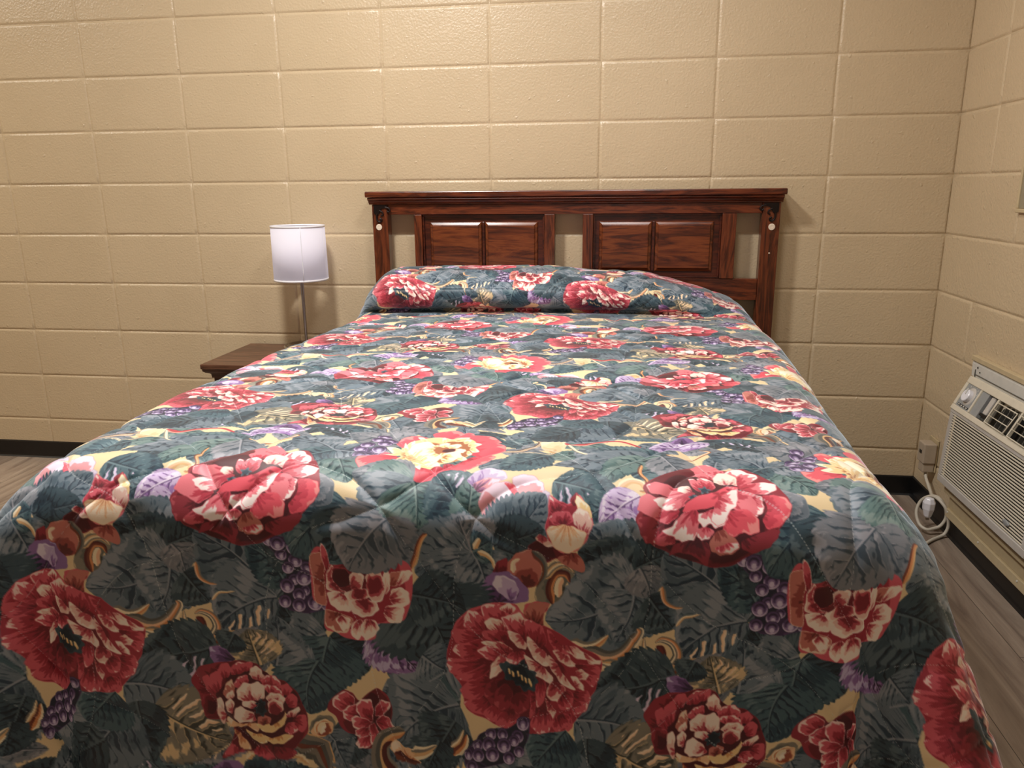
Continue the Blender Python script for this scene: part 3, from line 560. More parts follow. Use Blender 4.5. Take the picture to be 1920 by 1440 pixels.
('P',([(838,242),(885,223),(918,211),(934,220),(922,241),(903,260),(862,274),(833,260)],(819,209),'deep'),{'th':(0.0,0.2,1.2),'rim':1}),
('P',([(640,282),(656,254),(699,244),(743,252),(749,280),(740,307),(711,286),(667,275)],(713,220),'deep'),{'th':(0.2,0.5,1.3),'rim':1}),
('P',([(748,261),(754,234),(781,214),(800,228),(826,249),(819,270),(787,280),(763,275)],(761,205),'brick'),{'th':(0.0,0.3,1.2),'rim':1}),
('P',([(762,264),(790,252),(819,247),(826,258),(810,272),(782,275)],(771,229),'bright'),{'th':(0.0,0.3,0.5),'rim':1}),
('P',([(721,93),(737,85),(751,95),(745,106),(730,110)],(736,100),'slate'),{'th':(0.3,0.8,1.2),'wob':8}),
('P',([(690,124),(705,117),(715,120),(699,130)],(700,124),'slate'),{'th':(0.3,0.8,1.2)}),
('P',([(22,615),(35,520),(70,467),(128,438),(208,431),(245,461),(319,497),(411,547),(467,577),(459,648),(437,698),(389,770),(306,790),(203,789),(134,759),(85,739),(64,669)],(234,650),'red'),{'th':(-0.2,0.9,1.4)}),
('P',([(118,460),(124,438),(154,435),(179,436),(204,431),(227,446),(246,472),(210,484),(148,488)],(189,517),'red'),{'th':(0.1,0.4,0.8),'rim':1,'fr':22}),
('P',([(172,450),(193,431),(216,441),(209,459)],(195,481),'pale'),{'th':(0.2,0.45,0.6),'rim':1,'fr':22}),
('P',([(242,461),(259,430),(287,425),(313,430),(299,455),(297,491),(261,489)],(269,506),'brick'),{'th':(0.25,0.5,1.2),'rim':1,'fr':22}),
('P',([(67,489),(77,461),(99,458),(125,474),(148,505),(101,519),(71,510)],(146,541),'red'),{'th':(0.1,0.4,0.72),'rim':1,'fr':22}),
('P',([(33,520),(60,513),(94,520),(124,536),(65,557),(39,549)],(146,549),'red'),{'th':(0.2,0.55,1.2),'rim':1,'fr':22}),
('P',([(36,578),(54,558),(117,543),(113,561),(96,595),(62,594)],(140,578),'red'),{'th':(0.1,0.45,0.8),'rim':1,'fr':22}),
('P',([(20,615),(33,600),(85,599),(140,592),(104,630),(49,645),(26,633)],(162,597),'red'),{'th':(0.3,0.6,0.95),'rim':1,'fr':22}),
('P',([(49,649),(86,635),(141,606),(152,612),(127,650),(83,662)],(170,604),'red'),{'th':(0.3,0.6,1.1),'rim':1,'fr':22}),
('P',([(65,683),(90,660),(142,642),(143,684),(107,715),(73,704)],(172,654),'red'),{'th':(0.2,0.6,1.2),'rim':1,'fr':22}),
('P',([(77,718),(114,708),(144,698),(160,732),(130,752),(89,738)],(180,674),'red'),{'th':(0.2,0.6,1.1),'rim':1,'fr':22}),
('P',([(134,752),(152,726),(189,720),(198,758),(172,770)],(195,687),'red'),{'th':(0.2,0.6,1.1),'rim':1,'fr':22}),
('P',([(168,774),(197,730),(234,727),(235,769),(206,789)],(217,679),'red'),{'th':(0.25,0.6,1.1),'rim':1,'fr':22}),
('P',([(130,496),(137,479),(166,476),(192,496),(189,514),(152,512)],(190,532),'pale'),{'th':(0.2,0.45,0.7),'rim':1,'fr':22}),
('P',([(120,522),(156,509),(211,516),(227,544),(175,543),(139,542)],(198,560),'red'),{'th':(0.3,0.6,1.1),'rim':1,'fr':22}),
('P',([(177,475),(195,465),(223,457),(246,472),(268,478),(284,513),(248,543),(203,510)],(249,557),'red'),{'th':(0.25,0.5,0.82),'rim':1,'fr':22}),
('P',([(206,467),(227,455),(246,475),(243,493),(224,480)],(233,508),'pale'),{'th':(0.2,0.4,0.6),'rim':1,'fr':22}),
('P',([(246,479),(275,481),(301,501),(307,547),(278,549),(255,514)],(279,570),'red'),{'th':(0.25,0.6,1.1),'rim':1,'fr':22}),
('P',([(196,510),(226,516),(252,543),(251,559),(231,558),(208,538)],(248,522),'pale'),{'th':(0.05,0.35,0.72),'rim':1,'fr':22}),
('P',([(120,550),(146,545),(183,546),(213,566),(210,577),(176,568),(139,563)],(199,588),'pale'),{'th':(0.2,0.5,0.75),'rim':1,'fr':22}),
('P',([(110,572),(139,561),(184,571),(192,589),(170,604),(133,592)],(207,602),'red'),{'th':(0.1,0.45,0.75),'rim':1,'fr':22}),
('P',([(149,648),(152,612),(170,590),(195,578),(192,599),(182,625),(168,640)],(214,587),'pale'),{'th':(0.1,0.35,0.6),'rim':1,'fr':22}),
('P',([(192,592),(220,569),(250,571),(243,593),(214,609)],(227,565),'red'),{'th':(0.2,0.5,0.8),'rim':1,'fr':22}),
('P',([(252,536),(259,523),(285,548),(311,568),(320,603),(294,601),(268,577)],(314,540),'pale'),{'th':(0.05,0.4,0.75),'rim':1,'fr':22}),
('P',([(309,505),(319,504),(342,532),(369,559),(380,580),(344,567),(321,540)],(356,517),'red'),{'th':(0.1,0.4,0.72),'rim':1,'fr':22}),
('P',([(329,557),(351,560),(380,580),(399,600),(367,598),(341,578)],(372,552),'pale'),{'th':(0.1,0.45,0.75),'rim':1,'fr':22}),
('P',([(350,546),(386,544),(419,561),(427,578),(402,579),(372,562)],(356,524),'pale'),{'th':(0.1,0.35,0.6),'rim':1,'fr':22}),
('P',([(419,561),(449,578),(469,581),(460,592),(431,589)],(401,565),'pale'),{'th':(0.1,0.4,0.6),'rim':1,'fr':22}),
('P',([(396,593),(461,599),(462,634),(445,656),(415,628)],(374,594),'red'),{'th':(0.35,0.7,1.1),'rim':1,'fr':22}),
('P',([(397,615),(411,607),(433,621),(426,635),(405,636)],(390,629),'pale'),{'th':(0.1,0.4,0.75),'rim':1,'fr':22}),
('P',([(246,578),(272,591),(310,614),(332,638),(330,659),(304,646),(266,627)],(302,597),'pale'),{'th':(0.1,0.35,0.62),'rim':1,'fr':22}),
('P',([(315,572),(337,588),(361,623),(384,650),(399,667),(362,658),(336,627),(320,603)],(367,594),'pale'),{'th':(0.05,0.35,0.65),'rim':1,'fr':22}),
('P',([(383,629),(401,630),(420,653),(421,667),(399,657)],(384,664),'pale'),{'th':(0.1,0.4,0.6),'rim':1,'fr':22}),
('P',([(399,671),(435,670),(442,698),(427,727),(395,738),(386,700)],(363,672),'red'),{'th':(0.25,0.6,0.95),'rim':1,'fr':22}),
('P',([(367,763),(388,735),(393,773),(379,781)],(351,722),'red'),{'th':(0.2,0.5,1.1),'rim':1,'fr':22}),
('P',([(286,654),(307,646),(313,688),(292,721),(284,690)],(296,633),'red'),{'th':(0.2,0.5,1.0),'rim':1,'fr':22}),
('P',([(316,688),(326,652),(362,658),(371,686),(357,704),(339,701)],(340,652),'pale'),{'th':(0.3,0.6,0.85),'rim':1,'fr':22}),
('P',([(356,686),(385,671),(394,706),(373,728),(350,715)],(348,666),'red'),{'th':(0.3,0.6,1.0),'rim':1,'fr':22}),
('P',([(313,695),(328,709),(344,729),(337,750),(322,730)],(335,701),'pale'),{'th':(0.2,0.5,0.8),'rim':1,'fr':22}),
('P',([(269,683),(284,690),(282,739),(268,754),(270,718)],(298,689),'red'),{'th':(0.2,0.5,1.0),'rim':1,'fr':22}),
('P',([(272,767),(289,731),(314,723),(338,757),(324,786),(295,791)],(305,688),'red'),{'th':(0.3,0.55,0.95),'rim':1,'fr':22}),
('P',([(338,757),(366,735),(388,749),(368,777),(342,782)],(335,701),'red'),{'th':(0.3,0.65,1.1),'rim':1,'fr':22}),
('P',([(136,685),(157,655),(201,645),(253,663),(269,683),(263,726),(234,745),(190,737),(155,719)],(202,680),'deep'),{'th':(0.1,0.6,1.2)}),
('P',([(136,699),(139,670),(161,651),(173,675),(167,718)],(216,665),'deep'),{'th':(-0.2,0.5,0.92)}),
('P',([(163,711),(173,675),(202,662),(218,693),(204,729),(178,731)],(216,665),'deep'),{'th':(-0.2,0.5,0.92)}),
('P',([(211,708),(225,686),(261,687),(266,718),(241,741),(219,735)],(216,665),'deep'),{'th':(-0.2,0.5,0.92)}),
('P',([(197,744),(208,729),(226,731),(231,756),(209,761)],(216,665),'deep'),{'th':(-0.2,0.5,0.92)}),
('P',([(179,607),(199,602),(214,609),(247,596),(255,613),(281,630),(286,654),(276,676),(246,674),(224,657),(194,645)],(234,636),'dark'),{'th':(0.1,0.5,1.1),'wob':9}),
('P',([(201,619),(206,620),(209,632),(204,633)],(204,634),'gold'),{'th':(0.0,0.4,0.9),'wob':1}),
('P',([(212,626),(217,627),(221,639),(215,640)],(216,640),'gold'),{'th':(0.0,0.4,0.9),'wob':1}),
('P',([(227,625),(232,626),(235,638),(230,639)],(230,639),'gold'),{'th':(0.0,0.4,0.9),'wob':1}),
('P',([(238,635),(243,636),(247,648),(242,649)],(242,649),'gold'),{'th':(0.0,0.4,0.9),'wob':1}),
('P',([(249,641),(254,642),(258,654),(253,655)],(253,656),'gold'),{'th':(0.0,0.4,0.9),'wob':1}),
('P',([(260,644),(266,645),(269,657),(264,658)],(264,659),'gold'),{'th':(0.0,0.4,0.9),'wob':1}),
('P',([(264,651),(270,652),(273,664),(268,665)],(268,666),'gold'),{'th':(0.0,0.4,0.9),'wob':1}),
('P',([(139,798),(206,785),(257,754),(272,774),(260,828),(239,861),(157,895),(97,908),(81,874),(110,829)],(193,836),'berry'),{'th':(0.5,1.2,1.5),'amp':0.4}),
('G',((156,807),17.28)),
('G',((192,804),16.56)),
('G',((236,805),18.72)),
('G',((118,842),16.56)),
('G',((250,769),19.439999999999998)),
('G',((152,836),20.16)),
('G',((226,818),16.56)),
('G',((197,834),21.599999999999998)),
('G',((164,861),20.88)),
('G',((122,867),18.72)),
('G',((242,846),15.84)),
('G',((213,866),18.0)),
('G',((92,870),14.399999999999999)),
('G',((104,900),18.72))]
import bpy, bmesh, math, random
from mathutils import Vector
SC=bpy.context.scene; COL=SC.collection
PI=math.pi
# ------------------------------------------------------------------ helpers
def srgb(c):
    return tuple(((v/255)/12.92 if v/255<=.04045 else ((v/255+.055)/1.055)**2.4) for v in c)
def obj(name,bm,mat=None,parent=None,smooth=False,bevel=0,seg=2):
    me=bpy.data.meshes.new(name);bm.normal_update();bm.to_mesh(me);bm.free()
    o=bpy.data.objects.new(name,me);COL.objects.link(o)
    if mat:me.materials.append(mat)
    if parent:o.parent=parent
    if smooth:
        for p in me.polygons:p.use_smooth=True
    if bevel:
        m=o.modifiers.new('bevel','BEVEL');m.width=bevel;m.segments=seg;m.limit_method='ANGLE';m.angle_limit=.6;m.harden_normals=False
    return o
def tag(o,label,cat,group=None):
    o['label']=label;o['category']=cat
    if group:o['group']=group
    return o
def thing(name,label,cat,loc=(0,0,0),group=None):
    o=bpy.data.objects.new(name,None);COL.objects.link(o);o.location=loc;o.empty_display_size=.05
    return tag(o,label,cat,group)
def struct(o):
    o['kind']='structure';return o
def bx(bm,x0,x1,y0,y1,z0,z1):
    v=[bm.verts.new((x,y,z)) for x in (x0,x1) for y in (y0,y1) for z in (z0,z1)]
    for f in ((0,1,3,2),(4,6,7,5),(0,4,5,1),(2,3,7,6),(0,2,6,4),(1,5,7,3)):bm.faces.new([v[i] for i in f])
def box(*a):
    bm=bmesh.new();bx(bm,*a);return bm
def lathe(bm,prof,n=48,c=(0,0,0),axis='z',close=False):
    rings=[]
    for r,h in prof:
        rg=[]
        for i in range(n):
            a=2*PI*i/n;p=(r*math.cos(a),r*math.sin(a),h)
            if axis=='x':p=(p[2],p[0],p[1])
            if axis=='y':p=(p[0],p[2],p[1])
            rg.append(bm.verts.new((c[0]+p[0],c[1]+p[1],c[2]+p[2])))
        rings.append(rg)
    for a,b in zip(rings,rings[1:]+([rings[0]] if close else [])):
        for i in range(n):bm.faces.new((a[i],a[(i+1)%n],b[(i+1)%n],b[i]))
    if not close:
        for rg,pr in ((rings[0],prof[0]),(rings[-1],prof[-1])):
            if pr[0]>1e-5:
                try:bm.faces.new(rg)
                except Exception:pass
def tube(bm,pts,r,n=10,closed=False,sub=6):
    P=[Vector(p) for p in pts];Q=[]
    N=len(P)
    for i in range(N if closed else N-1):
        a,b,c,d=(P[(i-1)%N] if closed or i>0 else 2*P[0]-P[1]),P[i],P[(i+1)%N],(P[(i+2)%N] if closed or i+2<N else 2*P[-1]-P[-2])
        for k in range(sub):
            t=k/sub;Q.append(.5*((2*b)+(c-a)*t+(2*a-5*b+4*c-d)*t*t+(3*b-a-3*c+d)*t**3))
    if not closed:Q.append(P[-1])
    up=Vector((0,0,1));rings=[];M=len(Q)
    prev=None
    for i,p in enumerate(Q):
        t=(Q[(i+1)%M]-Q[i-1]) if closed else (Q[min(i+1,M-1)]-Q[max(i-1,0)]);t.normalize()
        if prev is None:
            s=t.cross(up)
            if s.length<1e-3:s=t.cross(Vector((1,0,0)))
        else:s=prev-t*prev.dot(t)
        s.normalize();prev=s;u=t.cross(s)
        rings.append([bm.verts.new(p+r*(math.cos(2*PI*k/n)*s+math.sin(2*PI*k/n)*u)) for k in range(n)])
    for a,b in list(zip(rings,rings[1:]))+([(rings[-1],rings[0])] if closed else []):
        for k in range(n):bm.faces.new((a[k],a[(k+1)%n],b[(k+1)%n],b[k]))
    if not closed:
        bm.faces.new(rings[0][::-1]);bm.faces.new(rings[-1])
def prism(bm,poly,y0,y1):   # poly in xz, extruded in y
    a=[bm.verts.new((x,y0,z)) for x,z in poly];b=[bm.verts.new((x,y1,z)) for x,z in poly];n=len(poly)
    bm.faces.new(a[::-1]);bm.faces.new(b)
    for i in range(n):bm.faces.new((a[i],a[(i+1)%n],b[(i+1)%n],b[i]))
# ------------------------------------------------------------------ materials
class NT:
    def __init__(s,name):
        s.m=bpy.data.materials.new(name);s.m.use_nodes=True;s.t=s.m.node_tree;s.b=s.t.nodes['Principled BSDF']
    def n(s,ty,**k):
        o=s.t.nodes.new(ty)
        for a,v in k.items():
            if a in o.inputs.keys():o.inputs[a].default_value=v
            else:setattr(o,a,v)
        return o
    def l(s,a,b):s.t.links.new(a,b)
    def co(s,scale=(1,1,1)):
        t=s.n('ShaderNodeTexCoord');m=s.n('ShaderNodeMapping');m.inputs['Scale'].default_value=scale;s.l(t.outputs['Object'],m.inputs['Vector']);return m.outputs[0]
    def ramp(s,fac,stops):
        r=s.n('ShaderNodeValToRGB');e=r.color_ramp.elements
        while len(e)<len(stops):e.new(.5)
        for i,(p,c) in enumerate(stops):e[i].position=p;e[i].color=(*srgb(c),1)
        s.l(fac,r.inputs[0]);return r.outputs[0]
    def bump(s,h,strength,dist=.001):
        b=s.n('ShaderNodeBump',Strength=strength,Distance=dist);s.l(h,b.inputs['Height']);s.l(b.outputs[0],s.b.inputs['Normal'])
def plain(name,c,rough=.5,metal=0,noise=0,bump=0,**k):
    t=NT(name);t.b.inputs['Base Color'].default_value=(*srgb(c),1);t.b.inputs['Roughness'].default_value=rough;t.b.inputs['Metallic'].default_value=metal
    nz=t.n('ShaderNodeTexNoise',Scale=40.,Detail=3.);t.l(t.co(),nz.inputs['Vector'])
    d=noise or 4
    t.l(t.ramp(nz.outputs[0],[(.3,[max(v-d,0) for v in c]),(.7,[min(v+d,255) for v in c])]),t.b.inputs['Base Color'])
    if bump:t.bump(nz.outputs[0],bump)
    for a,v in k.items():t.b.inputs[a.replace('_',' ')].default_value=v
    return t.m
def wallmat(name,c):
    t=NT(name);v=t.co()
    big=t.n('ShaderNodeTexNoise',Scale=1.3,Detail=4.,Roughness=.6);t.l(v,big.inputs['Vector'])
    t.l(t.ramp(big.outputs[0],[(.25,[a-7 for a in c]),(.75,[a+5 for a in c])]),t.b.inputs['Base Color'])
    t.b.inputs['Roughness'].default_value=.34;t.b.inputs['Specular IOR Level'].default_value=.5
    f=t.n('ShaderNodeTexNoise',Scale=125.,Detail=2.,Roughness=.5);t.l(v,f.inputs['Vector'])
    g=t.n('ShaderNodeTexNoise',Scale=14.,Detail=5.,Roughness=.7);t.l(v,g.inputs['Vector'])
    s=t.n('ShaderNodeTexNoise',Scale=46.,Detail=2.);t.l(v,s.inputs['Vector'])
    r=t.n('ShaderNodeMapRange');r.inputs[1].default_value=.66;r.inputs[2].default_value=.8;t.l(s.outputs[0],r.inputs[0])
    a=t.n('ShaderNodeMath',operation='MULTIPLY_ADD');t.l(g.outputs[0],a.inputs[0]);a.inputs[1].default_value=.8;t.l(f.outputs[0],a.inputs[2])
    b=t.n('ShaderNodeMath',operation='MULTIPLY_ADD');t.l(r.outputs[0],b.inputs[0]);b.inputs[1].default_value=.9;t.l(a.outputs[0],b.inputs[2])
    t.bump(b.outputs[0],.85,.0018);return t.m
def wood(name,dark,mid,light,axis='x',rough=.28,scale=1.):
    t=NT(name);sc={'x':(1.6,14,14),'z':(14,14,1.6),'y':(14,1.6,14)}[axis];v=t.co([a*scale for a in sc])
    n=t.n('ShaderNodeTexNoise',Scale=1.6,Detail=6.,Roughness=.62,Distortion=1.1);t.l(v,n.inputs['Vector'])
    w=t.n('ShaderNodeMath',operation='MULTIPLY');w.inputs[1].default_value=5.;t.l(n.outputs[0],w.inputs[0])
    fr=t.n('ShaderNodeMath',operation='PINGPONG');fr.inputs[1].default_value=.5;t.l(w.outputs[0],fr.inputs[0])
    n2=t.n('ShaderNodeTexNoise',Scale=9.,Detail=4.);t.l(v,n2.inputs['Vector'])
    a=t.n('ShaderNodeMath',operation='MULTIPLY_ADD');t.l(n2.outputs[0],a.inputs[0]);a.inputs[1].default_value=.55;t.l(fr.outputs[0],a.inputs[2])
    t.l(t.ramp(a.outputs[0],[(.22,dark),(.5,mid),(.85,light)]),t.b.inputs['Base Color'])
    t.b.inputs['Roughness'].default_value=rough;t.b.inputs['Coat Weight'].default_value=.12;t.b.inputs['Coat Roughness'].default_value=.2
    t.bump(n2.outputs[0],.12,.0006);return t.m
M={}
WALLC=(202,182,150)
M['wall']=wallmat('beige_block_paint',WALLC)
M['wood_x']=wood('cherry_wood_across',(48,20,12),(88,38,20),(116,56,30),'x')
M['wood_z']=wood('cherry_wood_upright',(50,22,13),(88,40,21),(114,56,30),'z')
M['wood_dk']=wood('dark_panel_wood',(34,10,7),(66,24,14),(90,38,20),'x')
M['oak']=wood('warm_panel_field',(52,21,11),(94,42,20),(124,64,31),'x',.3,.8)
M['walnut']=wood('walnut_laminate',(62,38,27),(90,58,42),(112,76,57),'x',.35)
M['walnut_f']=wood('walnut_front',(50,28,20),(72,42,30),(90,56,40),'x',.35)
M['black']=plain('black_vinyl',(16,15,16),.4,noise=2)
M['white']=plain('white_enamel',(214,212,204),.35)
M['beige_pl']=plain('beige_plastic',(216,207,187),.38)
M['grey_pl']=plain('grey_plastic',(196,190,182),.4)
M['beige_paint']=plain('beige_painted_board',(196,178,142),.45,bump=.15)
M['panel_gy']=plain('grey_control_face',(150,152,152),.35)
M['dark_gy']=plain('dark_louver_grey',(86,84,78),.4)
M['dk']=plain('near_black_plastic',(14,13,13),.5)
M['knob']=plain('white_knob',(235,234,240),.25)
M['chrome']=plain('chrome',(200,200,202),.10,1.,noise=1)
M['stem']=plain('nickel_stem',(120,108,98),.18,1.,noise=1)
M['steel']=plain('brushed_nickel',(168,160,150),.22,1.,noise=2)
M['iron']=plain('dark_bronze',(30,20,17),.45,.6)
M['sticker']=plain('cream_felt',(222,206,186),.8)
M['cord']=plain('beige_cord_rubber',(196,188,172),.5)
M['plug']=plain('taupe_plug_plastic',(176,160,140),.45)
M['outlet']=plain('painted_outlet_plate',(186,168,132),.45)
M['ceil']=plain('white_ceiling',(226,222,212),.8,bump=.3)
M['matt']=plain('mattress_ticking',(225,222,214),.8,bump=.2)
M['niche']=plain('grey_green_paint',(150,140,116),.6)
# lampshade: thin white fabric
t=NT('white_shade_fabric');t.b.inputs['Base Color'].default_value=(*srgb((236,232,238)),1);t.b.inputs['Roughness'].default_value=.75
w=t.n('ShaderNodeTexWave',Scale=260.,Distortion=1.);t.l(t.co((1,1,.02)),w.inputs['Vector'])
t.l(t.ramp(w.outputs[0],[(.0,(226,222,230)),(1.,(240,236,242))]),t.b.inputs['Base Color'])
t.b.inputs['Emission Color'].default_value=(.86,.84,.95,1);t.b.inputs['Emission Strength'].default_value=.26  # faint glow added to the fabric so the shade looks evenly bright
tr=t.n('ShaderNodeBsdfTranslucent');tr.inputs[0].default_value=(.85,.84,.88,1);mx=t.n('ShaderNodeMixShader');mx.inputs[0].default_value=.42
t.l(t.b.outputs[0],mx.inputs[1]);t.l(tr.outputs[0],mx.inputs[2]);t.l(mx.outputs[0],t.t.nodes['Material Output'].inputs[0]);M['shade']=t.m
# floor planks along y
t=NT('vinyl_plank');tc=t.n('ShaderNodeTexCoord');mp=t.n('ShaderNodeMapping');mp.inputs['Rotation'].default_value=(0,0,PI/2);mp.inputs['Location'].default_value=(.908+1.22*3,.05,0);t.l(tc.outputs['Object'],mp.inputs['Vector'])
br=t.n('ShaderNodeTexBrick');br.offset=.37
br.inputs['Scale'].default_value=1.;br.inputs['Brick Width'].default_value=1.22;br.inputs['Row Height'].default_value=.178;br.inputs['Mortar Size'].default_value=.0009;br.inputs['Bias'].default_value=0.
br.inputs['Color1'].default_value=(0,0,0,1);br.inputs['Color2'].default_value=(1,1,1,1);br.inputs['Mortar'].default_value=(.5,.5,.5,1)
t.l(mp.outputs[0],br.inputs['Vector'])
mg=t.n('ShaderNodeMapping');mg.inputs['Scale'].default_value=(14,1.2,1);t.l(tc.outputs['Object'],mg.inputs['Vector'])
sx=t.n('ShaderNodeVectorMath',operation='MULTIPLY_ADD');sx.inputs[1].default_value=(7,9,3);t.l(br.outputs[0],sx.inputs[0]);t.l(mg.outputs[0],sx.inputs[2])
ns=t.n('ShaderNodeTexNoise',Scale=1.3,Detail=7.,Roughness=.65,Distortion=.7);t.l(sx.outputs[0],ns.inputs['Vector'])
cA=t.ramp(ns.outputs[0],[(.3,(120,103,92)),(.5,(164,147,131)),(.72,(198,181,162))])
mxx=t.n('ShaderNodeMix',data_type='RGBA',blend_type='MULTIPLY');mxx.inputs[0].default_value=1.
t.l(cA,mxx.inputs[6]);t.l(t.ramp(br.outputs[0],[(0.,(205,202,200)),(1.,(255,255,255))]),mxx.inputs[7])
dk=t.n('ShaderNodeMix',data_type='RGBA');t.l(br.outputs['Fac'],dk.inputs[0]);t.l(mxx.outputs[2],dk.inputs[6]);dk.inputs[7].default_value=(*srgb((60,50,44)),1)
t.l(dk.outputs[2],t.b.inputs['Base Color']);t.b.inputs['Roughness'].default_value=.38;M['floor']=t.m
# ------------------------------------------------------------------ room shell
FL=.02;XR=.418;B=.4064;H=.2032;XL=-4.9;YF=-4.6;ZC=2.6
def blockwall(name,rows,place,thick,mat):
    """rows: list of (z0,z1,[joint positions]); place(u,z,depth)->xyz"""
    bm=bmesh.new();d=.0034;rnd=random.Random(name)
    for z0,z1,js in rows:
        for a,b in zip(js,js[1:]):
            o1,o2=.0022,.0075;j=lambda s:rnd.uniform(-s,s)
            e=[(a+o1+j(.0008),z0+o1+j(.0008)),(b-o1+j(.0008),z0+o1+j(.0008)),(b-o1+j(.0008),z1-o1+j(.0008)),(a+o1+j(.0008),z1-o1+j(.0008))]
            # rim subdivided so that the arrises run a little uneven, like thick paint over block
            def ringpts(off,dep,jt,n=7):
                c=[(a+off,z0+off),(b-off,z0+off),(b-off,z1-off),(a+off,z1-off)];o=[]
                for i in range(4):
                    p,q_=c[i],c[(i+1)%4]
                    for k in range(n):
                        tt=k/n;o.append(bm.verts.new(place(p[0]+(q_[0]-p[0])*tt+j(jt),p[1]+(q_[1]-p[1])*tt+j(jt),dep)))
                return o
            tip=j(.0006);r0=ringpts(.0012,-d,.0003);r1=ringpts(.0050,-.0008+tip,.0007);r2=ringpts(.0095,tip,.0009)
            n=len(r0)
            for A,Bq in ((r0,r1),(r1,r2)):
                for i in range(n):bm.faces.new((A[i],A[(i+1)%n],Bq[(i+1)%n],Bq[i]))
            bm.faces.new(r2)
    u0=min(r[2][0] for r in rows);u1=max(r[2][-1] for r in rows);z0=min(r[0] for r in rows);z1=max(r[1] for r in rows)
    v=[bm.verts.new(place(u,z,dd)) for dd in (-d,-d-thick) for u,z in ((u0,z0),(u1,z0),(u1,z1),(u0,z1))]
    bm.faces.new(v[:4]);bm.faces.new(v[4:][::-1])
    for i in range(4):bm.faces.new((v[i],v[4+i],v[4+(i+1)%4],v[(i+1)%4]))
    bmesh.ops.recalc_face_normals(bm,faces=bm.faces)
    o=obj(name,bm,mat);
    for p in o.data.polygons:p.use_smooth=p.area<.002
    return struct(o)
zr=[(max(FL,j*H),(j+1)*H) for j in range(13)]
rnd=random.Random(4)
rowsB=[]
for z0,z1 in zr:
    js=[XL]+[(k-8)*B+rnd.uniform(-.002,.002) for k in range(-3,9)]+[XR+.004];js=[x for x in js if x>=XL];rowsB.append((z0,z1,sorted(js)))
blockwall('wall_back',rowsB,lambda u,z,d:(u,-d,z),.1,M['wall'])
rowsR=[]
for i,(z0,z1) in enumerate(zr):
    s={8:.279,7:.279,6:.279,5:.49,4:.70,3:.279,2:.482,1:.279,0:.482}.get(i,.279 if i%2 else .482)
    js=[-.004]
    while s<4.5:js.append(s);s+=B
    js.append(4.6);rowsR.append((z0,z1,js))
blockwall('wall_right',rowsR,lambda u,z,d:(XR-d*-1*-1,-u,z),.1,M['wall'])
rowsL=[(z0,z1,[0]+[k*B for k in range(1,12)]+[4.6]) for z0,z1 in zr]
blockwall('wall_left',rowsL,lambda u,z,d:(XL+d,-u,z),.1,M['wall'])
struct(obj('wall_front',box(XL-.1,XR+.1,YF-.1,YF,FL,ZC),M['wall']))
struct(obj('floor',box(XL-.1,XR+.1,YF-.1,.1,FL-.1,FL),M['floor']))
struct(obj('ceiling',box(XL-.1,XR+.1,YF-.1,.1,ZC,ZC+.1),M['ceil']))
def base(name,pts):
    bm=bmesh.new()
    # cove profile: tall face with a small toe
    prof=[(0,.0),(.012,.0),(.006,.006),(.004,.014),(.004,.072),(.002,.076),(0,.077)]
    (x0,y0),(x1,y1),(nx,ny)=pts;A=[];Bv=[]
    for d,z in prof:
        A.append(bm.verts.new((x0+nx*d,y0+ny*d,FL+z)));Bv.append(bm.verts.new((x1+nx*d,y1+ny*d,FL+z)))
    for i in range(len(prof)-1):bm.faces.new((A[i],A[i+1],Bv[i+1],Bv[i]))
    bm.faces.new(A);bm.faces.new(Bv);bmesh.ops.recalc_face_normals(bm,faces=bm.faces)
    return struct(obj(name,bm,M['black']))
base('baseboard_back',((XL+.001,-.0005),(XR-.0005,-.0005),(0,-1)))
base('baseboard_right',((XR-.0005,-.0045),(XR-.0005,YF),(-1,0)))
# recessed lower corner of the opening high on the right wall
bm=bmesh.new();bx(bm,XR-.006,XR-.0015,-1.30,-.502,1.118,1.214);struct(obj('trim_1',bm,M['niche'],bevel=.001))
bm=bmesh.new();bx(bm,XR-.011,XR-.001,-1.30,-.492,1.106,1.1175);bx(bm,XR-.010,XR-.001,-.5015,-.490,1.1175,1.30);struct(obj('trim_2',bm,M['beige_paint'],bevel=.002))
# ------------------------------------------------------------------ headboard
hb=thing('headboard','dark cherry wooden headboard with two raised double panels standing against the block wall','headboard',(-.92,-.05,FL))
def hp(name,bm,mat,bevel=.002,parent=hb,smooth=False):
    for v in bm.verts:v.co-=Vector(hb.location)
    return obj(name,bm,mat,parent,smooth,bevel)
bm=bmesh.new();bx(bm,-1.690,-.153,-.098,-.012,1.1585,1.180);hp('top_cap',bm,M['wood_x'],.004)
bm=bmesh.new()
pr=[(-.090,1.158),(-.092,1.152),(-.086,1.147),(-.080,1.146),(-.078,1.140),(-.073,1.136),(-.073,1.132),(-.02,1.132),(-.02,1.158)]
a=[bm.verts.new((-1.682,y,z)) for y,z in pr];b=[bm.verts.new((-.161,y,z)) for y,z in pr]
bm.faces.new(a);bm.faces.new(b[::-1])
for i in range(len(pr)):bm.faces.new((a[i],a[(i+1)%len(pr)],b[(i+1)%len(pr)],b[i]))
bmesh.ops.recalc_face_normals(bm,faces=bm.faces);hp('crown_moulding',bm,M['wood_x'],0)
PX=[(-1.672,-1.611),(-.2285,-.1665)]
for x0,x1 in PX:
    bm=bmesh.new();bx(bm,x0,x1,-.070,-.022,FL,1.1315);hp('post',bm,M['wood_z'],.002)
hp('top_rail',box(-1.6105,-.229,-.066,-.028,1.094,1.1315),M['wood_x'])
hp('lower_rail',box(-1.6105,-.229,-.064,-.030,.781,.859),M['wood_x'])
hp('bottom_rail',box(-1.6105,-.229,-.064,-.030,.25,.36),M['wood_x'])
